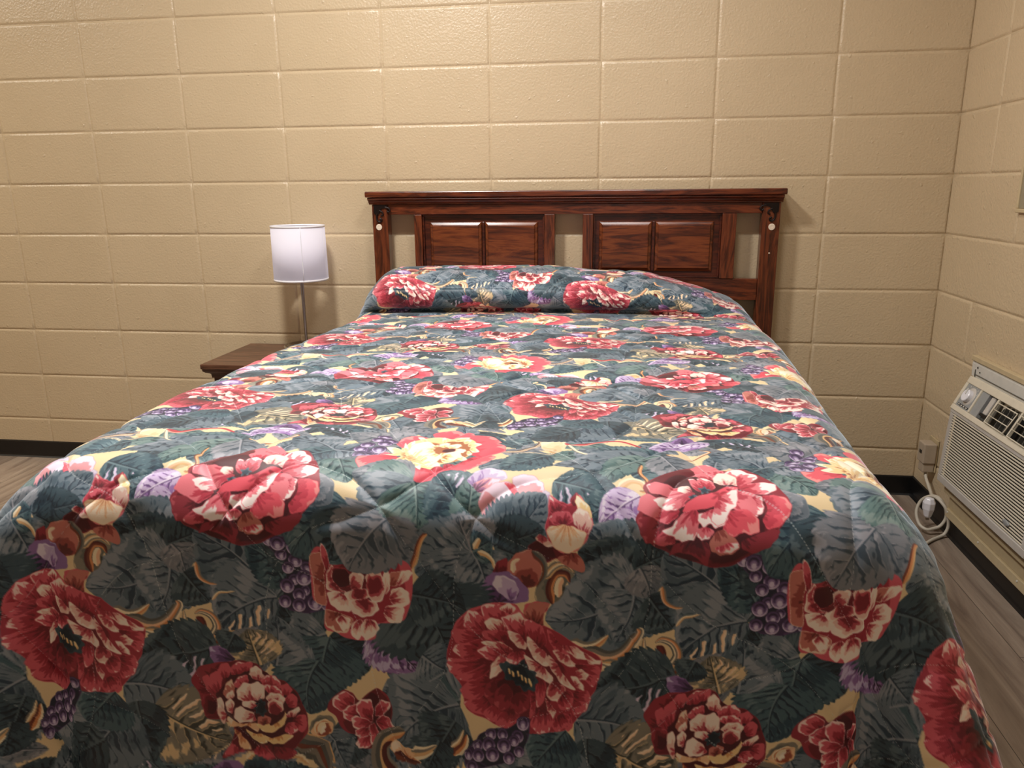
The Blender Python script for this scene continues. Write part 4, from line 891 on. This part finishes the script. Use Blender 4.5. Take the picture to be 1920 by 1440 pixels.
for x0,x1 in ((-1.510,-1.4795),(-1.0115,-.972),(-.868,-.8295),(-.3665,-.316)):
    hp('stile',box(x0,x1,-.067,-.028,.8595,1.0935),M['wood_z'])
def panel(x0,x1,f):
    z0,z1=.860,1.093
    bm=bmesh.new();bx(bm,x0,x1,-.046,-.034,z0,z1)
    # ogee ledge around the opening
    for a in ((x0,x1,-.056,-.046,z1-.006,z1),(x0,x1,-.056,-.046,z0,z0+.006),(x0,x0+.006,-.056,-.046,z0+.006,z1-.006),(x1-.006,x1,-.056,-.046,z0+.006,z1-.006)):bx(bm,*a)
    p=hp('panel_frame',bm,M['wood_dk'],.001)
    for a,b in f:
        bm=bmesh.new();zz0,zz1=.883,1.066;rings=[]
        for off,y in ((0,-.0455),(.002,-.052),(.011,-.0565),(.013,-.0595),(.016,-.0600)):
            rings.append([bm.verts.new(c) for c in ((a+off,y,zz0+off),(b-off,y,zz0+off),(b-off,y,zz1-off),(a+off,y,zz1-off))])
        for r,s in zip(rings,rings[1:]):
            for i in range(4):bm.faces.new((r[i],r[(i+1)%4],s[(i+1)%4],s[i]))
        bm.faces.new(rings[-1]);bm.faces.new(rings[0][::-1]);bmesh.ops.recalc_face_normals(bm,faces=bm.faces)
        for v in bm.verts:v.co-=Vector(hb.location)
        obj('raised_field',bm,M['oak'],p,False,.0012)
    bm=bmesh.new();m=(f[0][1]+f[1][0])/2;bx(bm,m-.0045,m+.0045,-.053,-.0462,.883,1.066)
    for v in bm.verts:v.co-=Vector(hb.location)
    obj('centre_bead',bm,M['wood_dk'],p,False,.002)
panel(-1.479,-1.012,[(-1.452,-1.250),(-1.238,-1.036)])
panel(-.829,-.367,[(-.808,-.6145),(-.6025,-.393)])
for sgn,cx in ((1,-1.664),(-1,-.1745)):
    bm=bmesh.new();y=-.0735
    S=lambda pts:[(cx+sgn*px,y,1.128-pz) for px,pz in pts]
    prism(bm,[(cx+sgn*a,1.130-b) for a,b in ((0,0),(.050,0),(.052,.008),(.040,.011),(.030,.014),(.024,.022),(.020,.034),(.008,.036),(0,.030))],-.0745,-.0702)
    tube(bm,S([(.045,.006),(.058,.009),(.064,.018),(.058,.024),(.052,.019)]),.0032,8)
    tube(bm,S([(.012,.030),(.010,.045),(.016,.058),(.026,.060),(.029,.052),(.022,.048)]),.0034,8)
    tube(bm,S([(.022,.018),(.033,.024),(.036,.034),(.028,.037)]),.0026,8)
    bmesh.ops.recalc_face_normals(bm,faces=bm.faces)
    hp('corner_bracket',bm,M['iron'],0,smooth=False)
for x,z,r in ((-1.647,1.048,.0115),(-.194,1.046,.0115),(-.196,.953,.0028)):
    bm=bmesh.new();lathe(bm,[(r,-.0700),(r,-.0716),(r*.45,-.0722),(r*.40,-.0716),(0.00001,-.0716)],24,(x,0,z),'y');o=hp('screw_cover',bm,M['sticker'],0);o['label']='round cream screw cover'
# ------------------------------------------------------------------ bed under the spread (hidden by it)
bd=thing('bed','full-size bed hidden under the floral bedspread','bed',(-.942,-1.0,FL))
def bp(name,bm,mat,bevel=0):
    for v in bm.verts:v.co-=Vector(bd.location)
    return obj(name,bm,mat,bd,False,bevel,4)
bp('mattress',box(-1.575,-.315,-1.925,-.13,.475,.735),M['matt'],.06)
bp('box_spring',box(-1.575,-.315,-1.925,-.13,.235,.472),M['matt'],.03)
bp('bed_frame',box(-1.56,-.33,-1.91,-.14,.19,.232),M['black'],.005)
for x in (-1.50,-.40):
    for y in (-1.80,-.30):bp('leg',box(x-.02,x+.02,y-.02,y+.02,FL,.189),M['black'],.004)
# ------------------------------------------------------------------ printed, quilted bedspread
import numpy as np
def seg(a,b,st):return np.linspace(a,b,max(2,int(round(abs(b-a)/st))+1))[:-1]
UU_=np.concatenate([seg(-1.18,-.82,.008),seg(-.82,-.70,.0025),seg(-.70,.72,.00135),seg(.72,.84,.0025),seg(.84,1.18,.008),[1.18]])
VV_=np.concatenate([seg(VH-_s[-1],VH-.42,.006),seg(VH-.42,VH,.0022),seg(VH,-.75,.0024),seg(-.75,-.3,.0019),seg(-.3,.50,.00135),seg(.50,.62,.003),seg(.62,.765,.008),[.765]])
U2,V2=np.meshgrid(UU_,VV_)
X,Y,Z=surf(U2,V2)
# quilting: two families of wandering stitch lines, puffed between
def stitch(u,v):
    a=np.sin(np.pi*(u/.225+v/.26)+.9*np.sin(v*13+u*3)+.5*np.sin(u*21));b=np.sin(np.pi*(u/.225-v/.26)+.9*np.sin(v*11-u*4+2)+.5*np.sin(u*19+1));return a,b
a_,b_=stitch(U2,V2)
ga=1-np.exp(-(np.abs(a_)/.22)**1.3);gb=1-np.exp(-(np.abs(b_)/.22)**1.3)
def vn(x,y,f,seed):
    r=np.random.RandomState(seed);o=0
    for i in range(7):
        th=r.rand()*6.28;o=o+np.sin(f*(1+.5*r.rand())*(x*np.cos(th)+y*np.sin(th))+r.rand()*6.28)
    return o/7
puff=.0052*np.minimum(ga,gb)+.0022*vn(U2,V2,55,1)*np.minimum(ga,gb)
# puckers pulled along the stitching
pk_=np.exp(-(np.minimum(np.abs(a_),np.abs(b_))/.35)**2)
zone=.35+.65*np.exp(-((V2-.12)/.16)**2)
puff=puff+.0026*pk_*vn(U2,V2,120,2)*zone+.0035*vn(U2,V2,14,3)
P3=np.stack([X,Y,Z],-1)
N3=np.cross(np.gradient(P3,axis=0),np.gradient(P3,axis=1));N3/=np.linalg.norm(N3,axis=-1,keepdims=True)+1e-12
if N3[len(VV_)//2,len(UU_)//2,2]<0:N3=-N3
fade=np.clip((1.18-np.abs(U2))/.1,0,1)*np.clip((.765-V2)/.1,0,1)
damp=1-.75*np.exp(-((V2-VH)/.03)**2)-.5*((V2<VH)&(V2>VH-.12))
P3=P3+N3*(puff*damp*(.3+.7*fade))[...,None]
P3[...,2]=np.maximum(P3[...,2],FL+.012)
# colours from the painted repeat
img=render(OPS,1.0);
def blur(a,k=1):
    return (np.roll(a,1,0)+2*a+np.roll(a,-1,0))/4
img=blur(img);img=blur(img.transpose(1,0,2)).transpose(1,0,2)
S_,T_=warp(U2,V2);fx=(S_%1)*img.shape[1]-.5;fy=(T_%1)*img.shape[0]-.5
x0=np.floor(fx).astype(int);y0=np.floor(fy).astype(int);tx=(fx-x0)[...,None];ty=(fy-y0)[...,None];w_,h_=img.shape[1],img.shape[0]
c=(img[y0%h_,x0%w_]*(1-tx)+img[y0%h_,(x0+1)%w_]*tx)*(1-ty)+(img[(y0+1)%h_,x0%w_]*(1-tx)+img[(y0+1)%h_,(x0+1)%w_]*tx)*ty
# stitching thread
th_=np.minimum(np.abs(a_),np.abs(b_))<.011
dash=(np.sin((U2+V2)*900)>-.3)
c=np.where((th_&dash)[...,None],c*.55+np.array([225,228,228])*.45,c)
c=c/255.
nv,nu=U2.shape;me=bpy.data.meshes.new('bedspread');n=nu*nv
me.vertices.add(n);me.vertices.foreach_set('co',P3.reshape(-1).astype(np.float32))
i=np.arange(nv-1)[:,None]*nu+np.arange(nu-1)[None,:];q4=np.stack([i,i+nu,i+nu+1,i+1],-1).reshape(-1,4)
me.loops.add(q4.size);me.loops.foreach_set('vertex_index',q4.reshape(-1).astype(np.int32))
me.polygons.add(len(q4));me.polygons.foreach_set('loop_start',(np.arange(len(q4))*4).astype(np.int32));me.polygons.foreach_set('loop_total',np.full(len(q4),4,np.int32))
me.polygons.foreach_set('use_smooth',np.ones(len(q4),bool));me.update(calc_edges=True)
ca=me.color_attributes.new('print','BYTE_COLOR','POINT')
rgba=np.ones((n,4),np.float32);rgba[:,:3]=np.clip(c,0,1).reshape(-1,3)
ca.data.foreach_set('color_srgb',rgba.reshape(-1))
t=NT('printed_quilted_cotton');at=t.n('ShaderNodeAttribute');at.attribute_name='print'
hs=t.n('ShaderNodeHueSaturation');hs.inputs['Saturation'].default_value=FAB_SAT;hs.inputs['Value'].default_value=FAB_VAL;t.l(at.outputs[0],hs.inputs['Color']);t.l(hs.outputs[0],t.b.inputs['Base Color'])
t.b.inputs['Roughness'].default_value=FAB_ROUGH;t.b.inputs['Specular IOR Level'].default_value=FAB_SPEC
t.b.inputs['Sheen Weight'].default_value=FAB_SHEEN;t.b.inputs['Sheen Roughness'].default_value=.4;t.b.inputs['Sheen Tint'].default_value=(.75,.88,1,1)
wv=t.n('ShaderNodeTexNoise',Scale=700.,Detail=1.);t.l(t.co(),wv.inputs['Vector']);t.bump(wv.outputs[0],.18,.0005)
me.materials.append(t.m)
bs=bpy.data.objects.new('bedspread',me);COL.objects.link(bs)
tag(bs,'quilted bedspread printed with red peonies, grapes and slate leaves covering the bed and pillows','bedspread')
# ------------------------------------------------------------------ nightstand
ns=thing('nightstand','brown wooden nightstand with moulded top beside the left of the bed','nightstand',(-1.995,-.215,FL))
def npt(name,bm,mat,bevel=.002,parent=None,smooth=False):
    for v in bm.verts:v.co-=Vector(ns.location)
    return obj(name,bm,mat,parent or ns,smooth,bevel)
NX0,NX1,NY0,NY1=-2.245,-1.745,-.415,-.018
npt('top',box(NX0,NX1,NY0,NY1,.553,.572),M['walnut'],.003)
bm=bmesh.new();rings=[]
for o_,z in ((.004,.553),(.005,.545),(.012,.538),(.022,.534),(.026,.530),(.028,.516)):
    rings.append([bm.verts.new(p) for p in ((NX0+o_,NY0+o_,z),(NX1-o_,NY0+o_,z),(NX1-o_,NY1,z),(NX0+o_,NY1,z))])
for r,s in zip(rings,rings[1:]):
    for i in range(4):bm.faces.new((r[i],r[(i+1)%4],s[(i+1)%4],s[i]))
bm.faces.new(rings[0]);bm.faces.new(rings[-1]);bmesh.ops.recalc_face_normals(bm,faces=bm.faces);npt('edge_moulding',bm,M['walnut_f'],0)
bx0,bx1,by0,by1=NX0+.032,NX1-.032,NY0+.034,NY1-.002
bm=bmesh.new();bx(bm,bx0,bx0+.018,by0,by1,FL+.06,.516);bx(bm,bx1-.018,bx1,by0,by1,FL+.06,.516);bx(bm,bx0+.018,bx1-.018,by1-.008,by1,FL+.06,.516);bx(bm,bx0+.018,bx1-.018,by0+.02,by1-.008,FL+.06,FL+.078);bx(bm,bx0+.018,bx1-.018,by0,by0+.02,.500,.516)
npt('carcass',bm,M['walnut_f'],.001)
npt('plinth',box(bx0-.006,bx1+.006,by0-.006,by1,FL,FL+.0595),M['walnut_f'],.004)
for z0,z1 in ((.302,.497),(.100,.298)):
    d=npt('drawer',box(bx0+.022,bx1-.022,by0-.010,by0+.016,z0,z1),M['walnut'],.004)
    bm=bmesh.new();lathe(bm,[(.006,-.0),(.005,-.012),(.013,-.018),(.015,-.024),(.010,-.029),(.0001,-.030)],20,((bx0+bx1)/2,by0-.0102,(z0+z1)/2),'y');npt('knob',bm,M['iron'],0,d,True)
# ------------------------------------------------------------------ table lamp
lp=thing('table_lamp','white drum-shade table lamp with chrome stem and round base on the nightstand','lamp',(-1.945,-.142,.572))
def lpp(name,prof,mat,par=lp,n=64,close=False):
    bm=bmesh.new();lathe(bm,prof,n,close=close);return obj(name,bm,mat,par,True)
o=lpp('base',[(.084,.0),(.087,.003),(.087,.024),(.085,.027),(.078,.0272),(.074,.0245),(.02,.0262),(.012,.0262),(.0001,.0262)],M['chrome'])
bm=bmesh.new();lathe(bm,[(.076,.0262),(.074,.0276),(.012,.0285),(.0001,.0285)],48);obj('base_tray',bm,M['stem'],lp,True)
for e_ in (.0,):
    m=o.modifiers.new('edge','EDGE_SPLIT');m.split_angle=.7
lpp('stem',[(.0062,.026),(.0062,.30),(.0001,.3005)],M['stem'],n=24)
lpp('stem_collar',[(.010,.0287),(.010,.036),(.0062,.040)],M['chrome'],n=24)
lpp('socket',[(.0001,.300),(.014,.3005),(.016,.310),(.016,.345),(.013,.348),(.0001,.348)],M['white'],n=24)
lpp('bulb',[(.011,.348),(.013,.355),(.026,.385),(.029,.405),(.024,.425),(.012,.436),(.0001,.438)],M['knob'],n=24)
sh=lpp('lamp_shade',[(.1015,.283),(.1025,.283),(.1005,.484),(.0995,.484)],M['shade'],n=96,close=True)
for z,r in ((.2835,.1022),(.4835,.1002)):
    bm=bmesh.new();lathe(bm,[(r+.0012,z-.004),(r+.0016,z),(r+.0012,z+.004),(r-.0014,z+.004),(r-.0014,z-.004)],96,close=True);obj('shade_rim',bm,M['knob'],sh,True)
ang=math.radians(-62);bm=bmesh.new()
tube(bm,[(.1033*math.cos(ang),.1033*math.sin(ang),.286),(.1016*math.cos(ang),.1016*math.sin(ang),.482)],.0011,6);obj('shade_seam',bm,M['knob'],sh,True)
bm=bmesh.new()
for k in range(3):
    a=2*PI*k/3+.4;tube(bm,[(.016*math.cos(a),.016*math.sin(a),.345),(.06*math.cos(a),.06*math.sin(a),.46),(.0985*math.cos(a),.0985*math.sin(a),.478)],.0012,6)
obj('shade_spider',bm,M['steel'],lp,True)
# ------------------------------------------------------------------ air conditioner in the right wall
ac=thing('air_conditioner','beige louvred through-wall air conditioner in the right wall','air conditioner',(XR,-.66,.23))
def ap(name,bm,mat,bevel=.0015,parent=None,smooth=False):
    for v in bm.verts:v.co-=Vector(ac.location)
    return obj(name,bm,mat,parent or ac,smooth,bevel)
YA,YZ=-.955,-.385   # near end, far end
WX=XR-.0015
def slab(bm,pf,y0,y1):   # pf: profile in (x,z)
    a=[bm.verts.new((x,y0,z)) for x,z in pf];b=[bm.verts.new((x,y1,z)) for x,z in pf];n=len(pf)
    bm.faces.new(a);bm.faces.new(b[::-1])
    for i in range(n):bm.faces.new((a[i],a[(i+1)%n],b[(i+1)%n],b[i]))
    bmesh.ops.recalc_face_normals(bm,faces=bm.faces)
# sloped control face: line from (.400,.586) to (.356,.487)
F0,F1=Vector((.401,0,.584)),Vector((.357,0,.487));FD=(F1-F0);FN_=Vector((FD.z,0,-FD.x)).normalized()
if FN_.x>0:FN_=-FN_
def fp(s,y,d=0):p=F0+FD*s+FN_*d;return (p.x,y,p.z)
def fquad(bm,s0,s1,y0,y1,d0,d1):
    v=[bm.verts.new(fp(s,y,d)) for d in (d0,d1) for s,y in ((s0,y0),(s1,y0),(s1,y1),(s0,y1))]
    for f in ((0,1,2,3),(7,6,5,4),(0,4,5,1),(1,5,6,2),(2,6,7,3),(3,7,4,0)):bm.faces.new([v[i] for i in f])
bm=bmesh.new()
slab(bm,[(WX,.590),(.404,.590),(.402,.582),(.410,.560),(.396,.490),(.3725,.482),(.372,.24),(.374,.228),(WX,.228)],YA+.004,YZ-.004)
slab(bm,[(.412,.586),(.402,.5845),(.359,.487),(.372,.482),(.412,.5)],YZ-.004,YZ);slab(bm,[(.412,.586),(.402,.5845),(.359,.487),(.372,.482),(.412,.5)],YA,YA+.004);ap('cabinet',bm,M['beige_pl'],.003)
# front bezel of the control strip
bm=bmesh.new()
fquad(bm,-.05,.16,YA,YZ,-.006,.004);fquad(bm,.90,1.06,YA,YZ,-.006,.004)
yd=[YZ,-.400,-.489,-.497,-.600,-.608,-.737,-.745,-.874,-.882,-.945,YA]
for a,b in ((yd[1],yd[0]),(yd[3],yd[2]),(yd[5],yd[4]),(yd[7],yd[6]),(yd[9],yd[8]),(yd[11],yd[10])):fquad(bm,.16,.90,a,b,-.006,.004)
bmesh.ops.recalc_face_normals(bm,faces=bm.faces);ap('control_bezel',bm,M['beige_pl'],.0022)
bm=bmesh.new();fquad(bm,.16,.90,yd[2],yd[1],-.004,.0005);bmesh.ops.recalc_face_normals(bm,faces=bm.faces);cp=ap('control_panel',bm,M['panel_gy'],.0005)
def disc(name,s,y,r,d0,d1,mat,par):
    bm=bmesh.new();rings=[]
    ax1=Vector((0,1,0));ax2=FD.normalized();c=Vector(fp(s,y,0))
    pr=[(r,d0),(r,d1-.002),(r*.9,d1)]
    for rr,d in pr:
        rings.append([bm.verts.new(c+FN_*d+rr*(math.cos(2*PI*k/32)*ax1+math.sin(2*PI*k/32)*ax2)) for k in range(32)])
    for A,Bq in zip(rings,rings[1:]):
        for k in range(32):bm.faces.new((A[k],A[(k+1)%32],Bq[(k+1)%32],Bq[k]))
    bm.faces.new(rings[0][::-1]);bm.faces.new(rings[-1]);bmesh.ops.recalc_face_normals(bm,faces=bm.faces);return ap(name,bm,mat,0,par,False)
disc('dial_ring',.50,-.447,.031,.0004,.0022,M['grey_pl'],cp)
kn=disc('knob',.50,-.447,.0205,.0024,.016,M['knob'],cp)
bm=bmesh.new();fquad(bm,.28,.46,-.4495,-.4445,.0162,.019);bmesh.ops.recalc_face_normals(bm,faces=bm.faces);ap('knob_pointer',bm,M['white'],.0006,cp)
bm=bmesh.new();fquad(bm,.80,.86,-.480,-.410,.0006,.0016);bmesh.ops.recalc_face_normals(bm,faces=bm.faces);ap('marking_strip',bm,M['dk'],0,cp)
bm=bmesh.new()
for k in range(7):
    a=PI*(.15+k*.12);c_=(.50-.37*math.sin(a),-.447+.037*math.cos(a));fquad(bm,c_[0]-.025,c_[0]+.025,c_[1]-.0012,c_[1]+.0012,.0006,.001)
bmesh.ops.recalc_face_normals(bm,faces=bm.faces);bmesh.ops.remove_doubles(bm,verts=bm.verts,dist=.0001);MK=ap('printed_marks',bm,M['white'],0,cp)
for k in range(4):
    bm=bmesh.new();fquad(bm,.815,.845,-.475+k*.017,-.465+k*.017,.0017,.002);bmesh.ops.recalc_face_normals(bm,faces=bm.faces);ap('printed_mark',bm,M['white'],0,cp)
# blank bay with the pull lever
bm=bmesh.new();fquad(bm,.16,.90,yd[4],yd[3],-.020,-.016);bmesh.ops.recalc_face_normals(bm,faces=bm.faces);bay=ap('lever_bay',bm,M['dark_gy'],0)
bm=bmesh.new();fquad(bm,.16,.90,-.540,yd[3],-.016,-.001);bmesh.ops.recalc_face_normals(bm,faces=bm.faces);ap('bay_plate',bm,M['panel_gy'],.001,bay)
bm=bmesh.new();fquad(bm,.18,.72,-.572,-.548,-.0155,-.006);bmesh.ops.recalc_face_normals(bm,faces=bm.faces);ap('lever',bm,M['grey_pl'],.003,bay)
bm=bmesh.new();fquad(bm,.72,.80,-.585,-.543,-.0155,-.003);bmesh.ops.recalc_face_normals(bm,faces=bm.faces);ap('lever_foot',bm,M['dk'],.001,bay)
# swivel vents
for a,b in ((yd[6],yd[5]),(yd[8],yd[7]),(yd[10],yd[9])):
    bm=bmesh.new();fquad(bm,.16,.90,a,b,-.026,-.022);bmesh.ops.recalc_face_normals(bm,faces=bm.faces);vb=ap('vent',bm,M['dk'],0)
    bm=bmesh.new();w=(b-a)
    for k in range(4):
        y=a+w*(.16+.2*k);fquad(bm,.2,.86,y,y+.004,-.022,-.010)
    bmesh.ops.recalc_face_normals(bm,faces=bm.faces);ap('inner_louver',bm,M['dark_gy'],0,vb)
    bm=bmesh.new();p=lambda s,y,d=.0055:fp(s,y,d);m_=.008
    tube(bm,[p(.24,a+m_),p(.86,a+m_,.010),p(.86,b-m_,.010),p(.24,b-m_)],.0021,8,True,1)
    for s_ in (.44,.65):tube(bm,[p(s_,a+m_,.008),p(s_,b-m_,.008)],.0016,8,False,1)
    ap('vent_frame',bm,M['beige_pl'],0,vb,True)
# louvred intake grille
gt,gb=.478,.250
bm=bmesh.new();gx=lambda z:.3585-(.478-z)*.055
slab(bm,[(gx(.484)+.002,.484),(gx(.484)-.004,.482),(gx(.470)-.004,.470),(gx(.470)+.003,.468)],YA,YZ)
slab(bm,[(gx(.254)+.003,.256),(gx(.254)-.004,.254),(gx(.232)-.003,.232),(gx(.232)+.006,.228)],YA,YZ)
for y0,y1 in ((YZ-.020,YZ),(YA,YA+.022)):slab(bm,[(gx(.470)+.003,.468),(gx(.470)-.0035,.468),(gx(.254)-.0035,.256),(gx(.254)+.003,.256)],y0,y1)
gr=ap('intake_grille',bm,M['grey_pl'],.0012)
bm=bmesh.new();slab(bm,[(gx(.47)+.010,.470),(gx(.47)+.008,.470),(gx(.254)+.008,.254),(gx(.254)+.010,.254)],YA+.022,YZ-.020);ap('grille_backing',bm,M['dk'],0,gr)
NL=24
for k in range(NL):
    z=.4650-k*(.4650-.2600)/(NL-1);bm=bmesh.new();x=gx(z)
    slab(bm,[(x-.0028,z+.0004),(x-.0022,z+.0016),(x-.0004,z+.0020),(x-.0002,z-.0014),(x-.0018,z-.0024),(x-.0028,z-.0018)],YA+.022,YZ-.020)
    ap('louver',bm,M['beige_pl'],0,gr)
bm=bmesh.new();lathe(bm,[(.0001,-.0045),(.006,-.0042),(.0085,-.003),(.009,0)],32,(0,0,0),'x')
for v in bm.verts:v.co=Vector((v.co.x*1+gx(.283)-.003,v.co.y*2.1-.842,v.co.z*.95+.283))
bmesh.ops.recalc_face_normals(bm,faces=bm.faces);ap('badge',bm,M['panel_gy'],0,gr,True)
# metal mounting flange above
bm=bmesh.new();slab(bm,[(WX,.640),(.405,.640),(.403,.632),(.405,.5905),(WX,.5905)],YA-.02,YZ+.006);fl=ap('mounting_flange',bm,M['white'],.0008)
ap('flange_seam',box(.4015,.4045,YA-.02,YZ-.022,.5995,.6012),M['dark_gy'],0,fl)
ap('flange_slot',box(.4015,.4045,YZ-.0225,YZ-.0205,.592,.616),M['dark_gy'],0,fl)
for y,z,r in ((-.420,.624,.0033),(-.437,.612,.0022)):
    bm=bmesh.new();lathe(bm,[(r,.4045),(r,.4022),(.0001,.4020)],16,(0,y,z),'x');ap('screw',bm,M['iron'],0,fl)
tr_=obj('wooden_trim',box(.398,WX,-1.35,-.378,.642,.658),M['beige_paint'],None,False,.002);tag(tr_,'thin beige painted wood strip capping the air conditioner on the right wall','trim')
sl=thing('wall_sleeve','beige painted sleeve box and ledge beneath the air conditioner','sleeve',(XR,-.7,.1))
for nm,g,mt in (('ledge',(.372,WX,-1.3,-.378,.186,.204),'beige_paint'),('apron',(.396,WX,-1.3,-.372,.128,.185),'beige_paint'),('bottom_strip',(.388,WX,-1.3,-.372,.0985,.1275),'beige_paint'),('upper_lip',(.385,WX,-1.3,-.380,.2045,.2265),'beige_paint')):
    bm=box(*g)
    for v in bm.verts:v.co-=Vector(sl.location)
    obj(nm,bm,M[mt],sl,False,.0015)
for y in (-.392,-.62,-.86):
    bm=bmesh.new();lathe(bm,[(.003,.0),(.003,-.002),(.0001,-.0024)],14,(.388,y,.118),'x')
    for v in bm.verts:v.co-=Vector(sl.location)
    obj('screw',bm,M['white'],sl)
# ------------------------------------------------------------------ outlet, plug, cord, adapter
op=obj('outlet_plate',box(.410,WX,-.192,-.118,.182,.302),M['outlet'],None,False,.002);tag(op,'beige painted outlet plate on the right wall behind the plug','outlet')
pg=thing('power_plug','taupe box plug of the air conditioner in the wall outlet','plug',(.39,-.165,.24))
def pp(name,bm,mat,bevel=.003,parent=None,smooth=False):
    for v in bm.verts:v.co-=Vector(pg.location)
    return obj(name,bm,mat,parent or pg,smooth,bevel)
pp('plug_body',box(.366,.4095,-.197,-.140,.216,.290),M['plug'],.004)
pp('plug_neck',box(.370,.4090,-.192,-.150,.182,.2155),M['plug'],.004)
pp('reset_button',box(.3640,.3659,-.178,-.160,.250,.262),M['dk'],.0005)
bm=bmesh.new();tube(bm,[(.388,-.175,.183),(.386,-.19,.165),(.384,-.22,.150),(.376,-.27,.140),(.366,-.31,.143),(.372,-.345,.150),(.386,-.36,.133),(.397,-.362,.104),(.397,-.362,.077),(.383,-.362,.052),(.360,-.365,.043),(.338,-.368,.0405),(.322,-.345,.050),(.318,-.32,.085),(.335,-.31,.125),(.362,-.335,.149),(.384,-.375,.130),(.396,-.381,.094),(.401,-.382,.062),(.392,-.385,.036),(.376,-.392,.0275),(.34,-.42,.0265),(.30,-.46,.0265)],.0055,10)
for v in bm.verts:v.co-=Vector(pg.location)
o=obj('cord',bm,M['cord'],pg,True);o['label']='coiled beige power cord'
ad=thing('plug_adapter','faceted white plastic adapter hanging in the cord coil near the floor','adapter',(.343,-.352,.115))
bm=bmesh.new();prof=[(.004,.036),(.014,.033),(.021,.018),(.020,-.004),(.013,-.030),(.009,-.036)]
lathe(bm,prof,7);bmesh.ops.recalc_face_normals(bm,faces=bm.faces);obj('adapter_body',bm,M['knob'],ad,False,.002)
bm=box(-.005,.005,-.004,.004,-.046,-.0365);obj('adapter_tip',bm,M['steel'],ad,False,.001)
# ------------------------------------------------------------------ light
def area(name,loc,size,energy,col,rot=(0,0,0),sy=None):
    l=bpy.data.lights.new(name,'AREA');l.energy=energy;l.color=col;l.shape='RECTANGLE' if sy else 'DISK';l.size=size
    if sy:l.size_y=sy
    o=bpy.data.objects.new(name,l);COL.objects.link(o);o.location=loc;o.rotation_euler=rot;return o
for k in LIGHTS:area(*k)
w=bpy.data.worlds.new('world');SC.world=w;w.use_nodes=True;w.node_tree.nodes['Background'].inputs[0].default_value=(.9,.95,1,1);w.node_tree.nodes['Background'].inputs[1].default_value=.05
# ------------------------------------------------------------------ camera
cam=bpy.data.cameras.new('camera');co=bpy.data.objects.new('camera',cam);COL.objects.link(co);SC.camera=co
cam.sensor_fit='HORIZONTAL';cam.sensor_width=36;cam.lens=1419.946*36/1920;cam.clip_start=.02
from mathutils import Matrix
yaw,pit,rol=-.14207732,-.25252401,-.00918916
ca,sa,cb,sb,cc_,sc_=math.cos(yaw),math.sin(yaw),math.cos(pit),math.sin(pit),math.cos(rol),math.sin(rol)
f_=Vector((sa*cb,ca*cb,sb));r_=Vector((ca,-sa,0));u_=r_.cross(f_);r2=cc_*r_+sc_*u_;u2=-sc_*r_+cc_*u_
co.matrix_world=Matrix(((r2.x,u2.x,-f_.x,-.72747134),(r2.y,u2.y,-f_.y,-2.93602585),(r2.z,u2.z,-f_.z,1.18666540),(0,0,0,1)))
SC.view_settings.view_transform='Standard';SC.view_settings.look='None';SC.view_settings.exposure=EXPO;SC.view_settings.gamma=1.
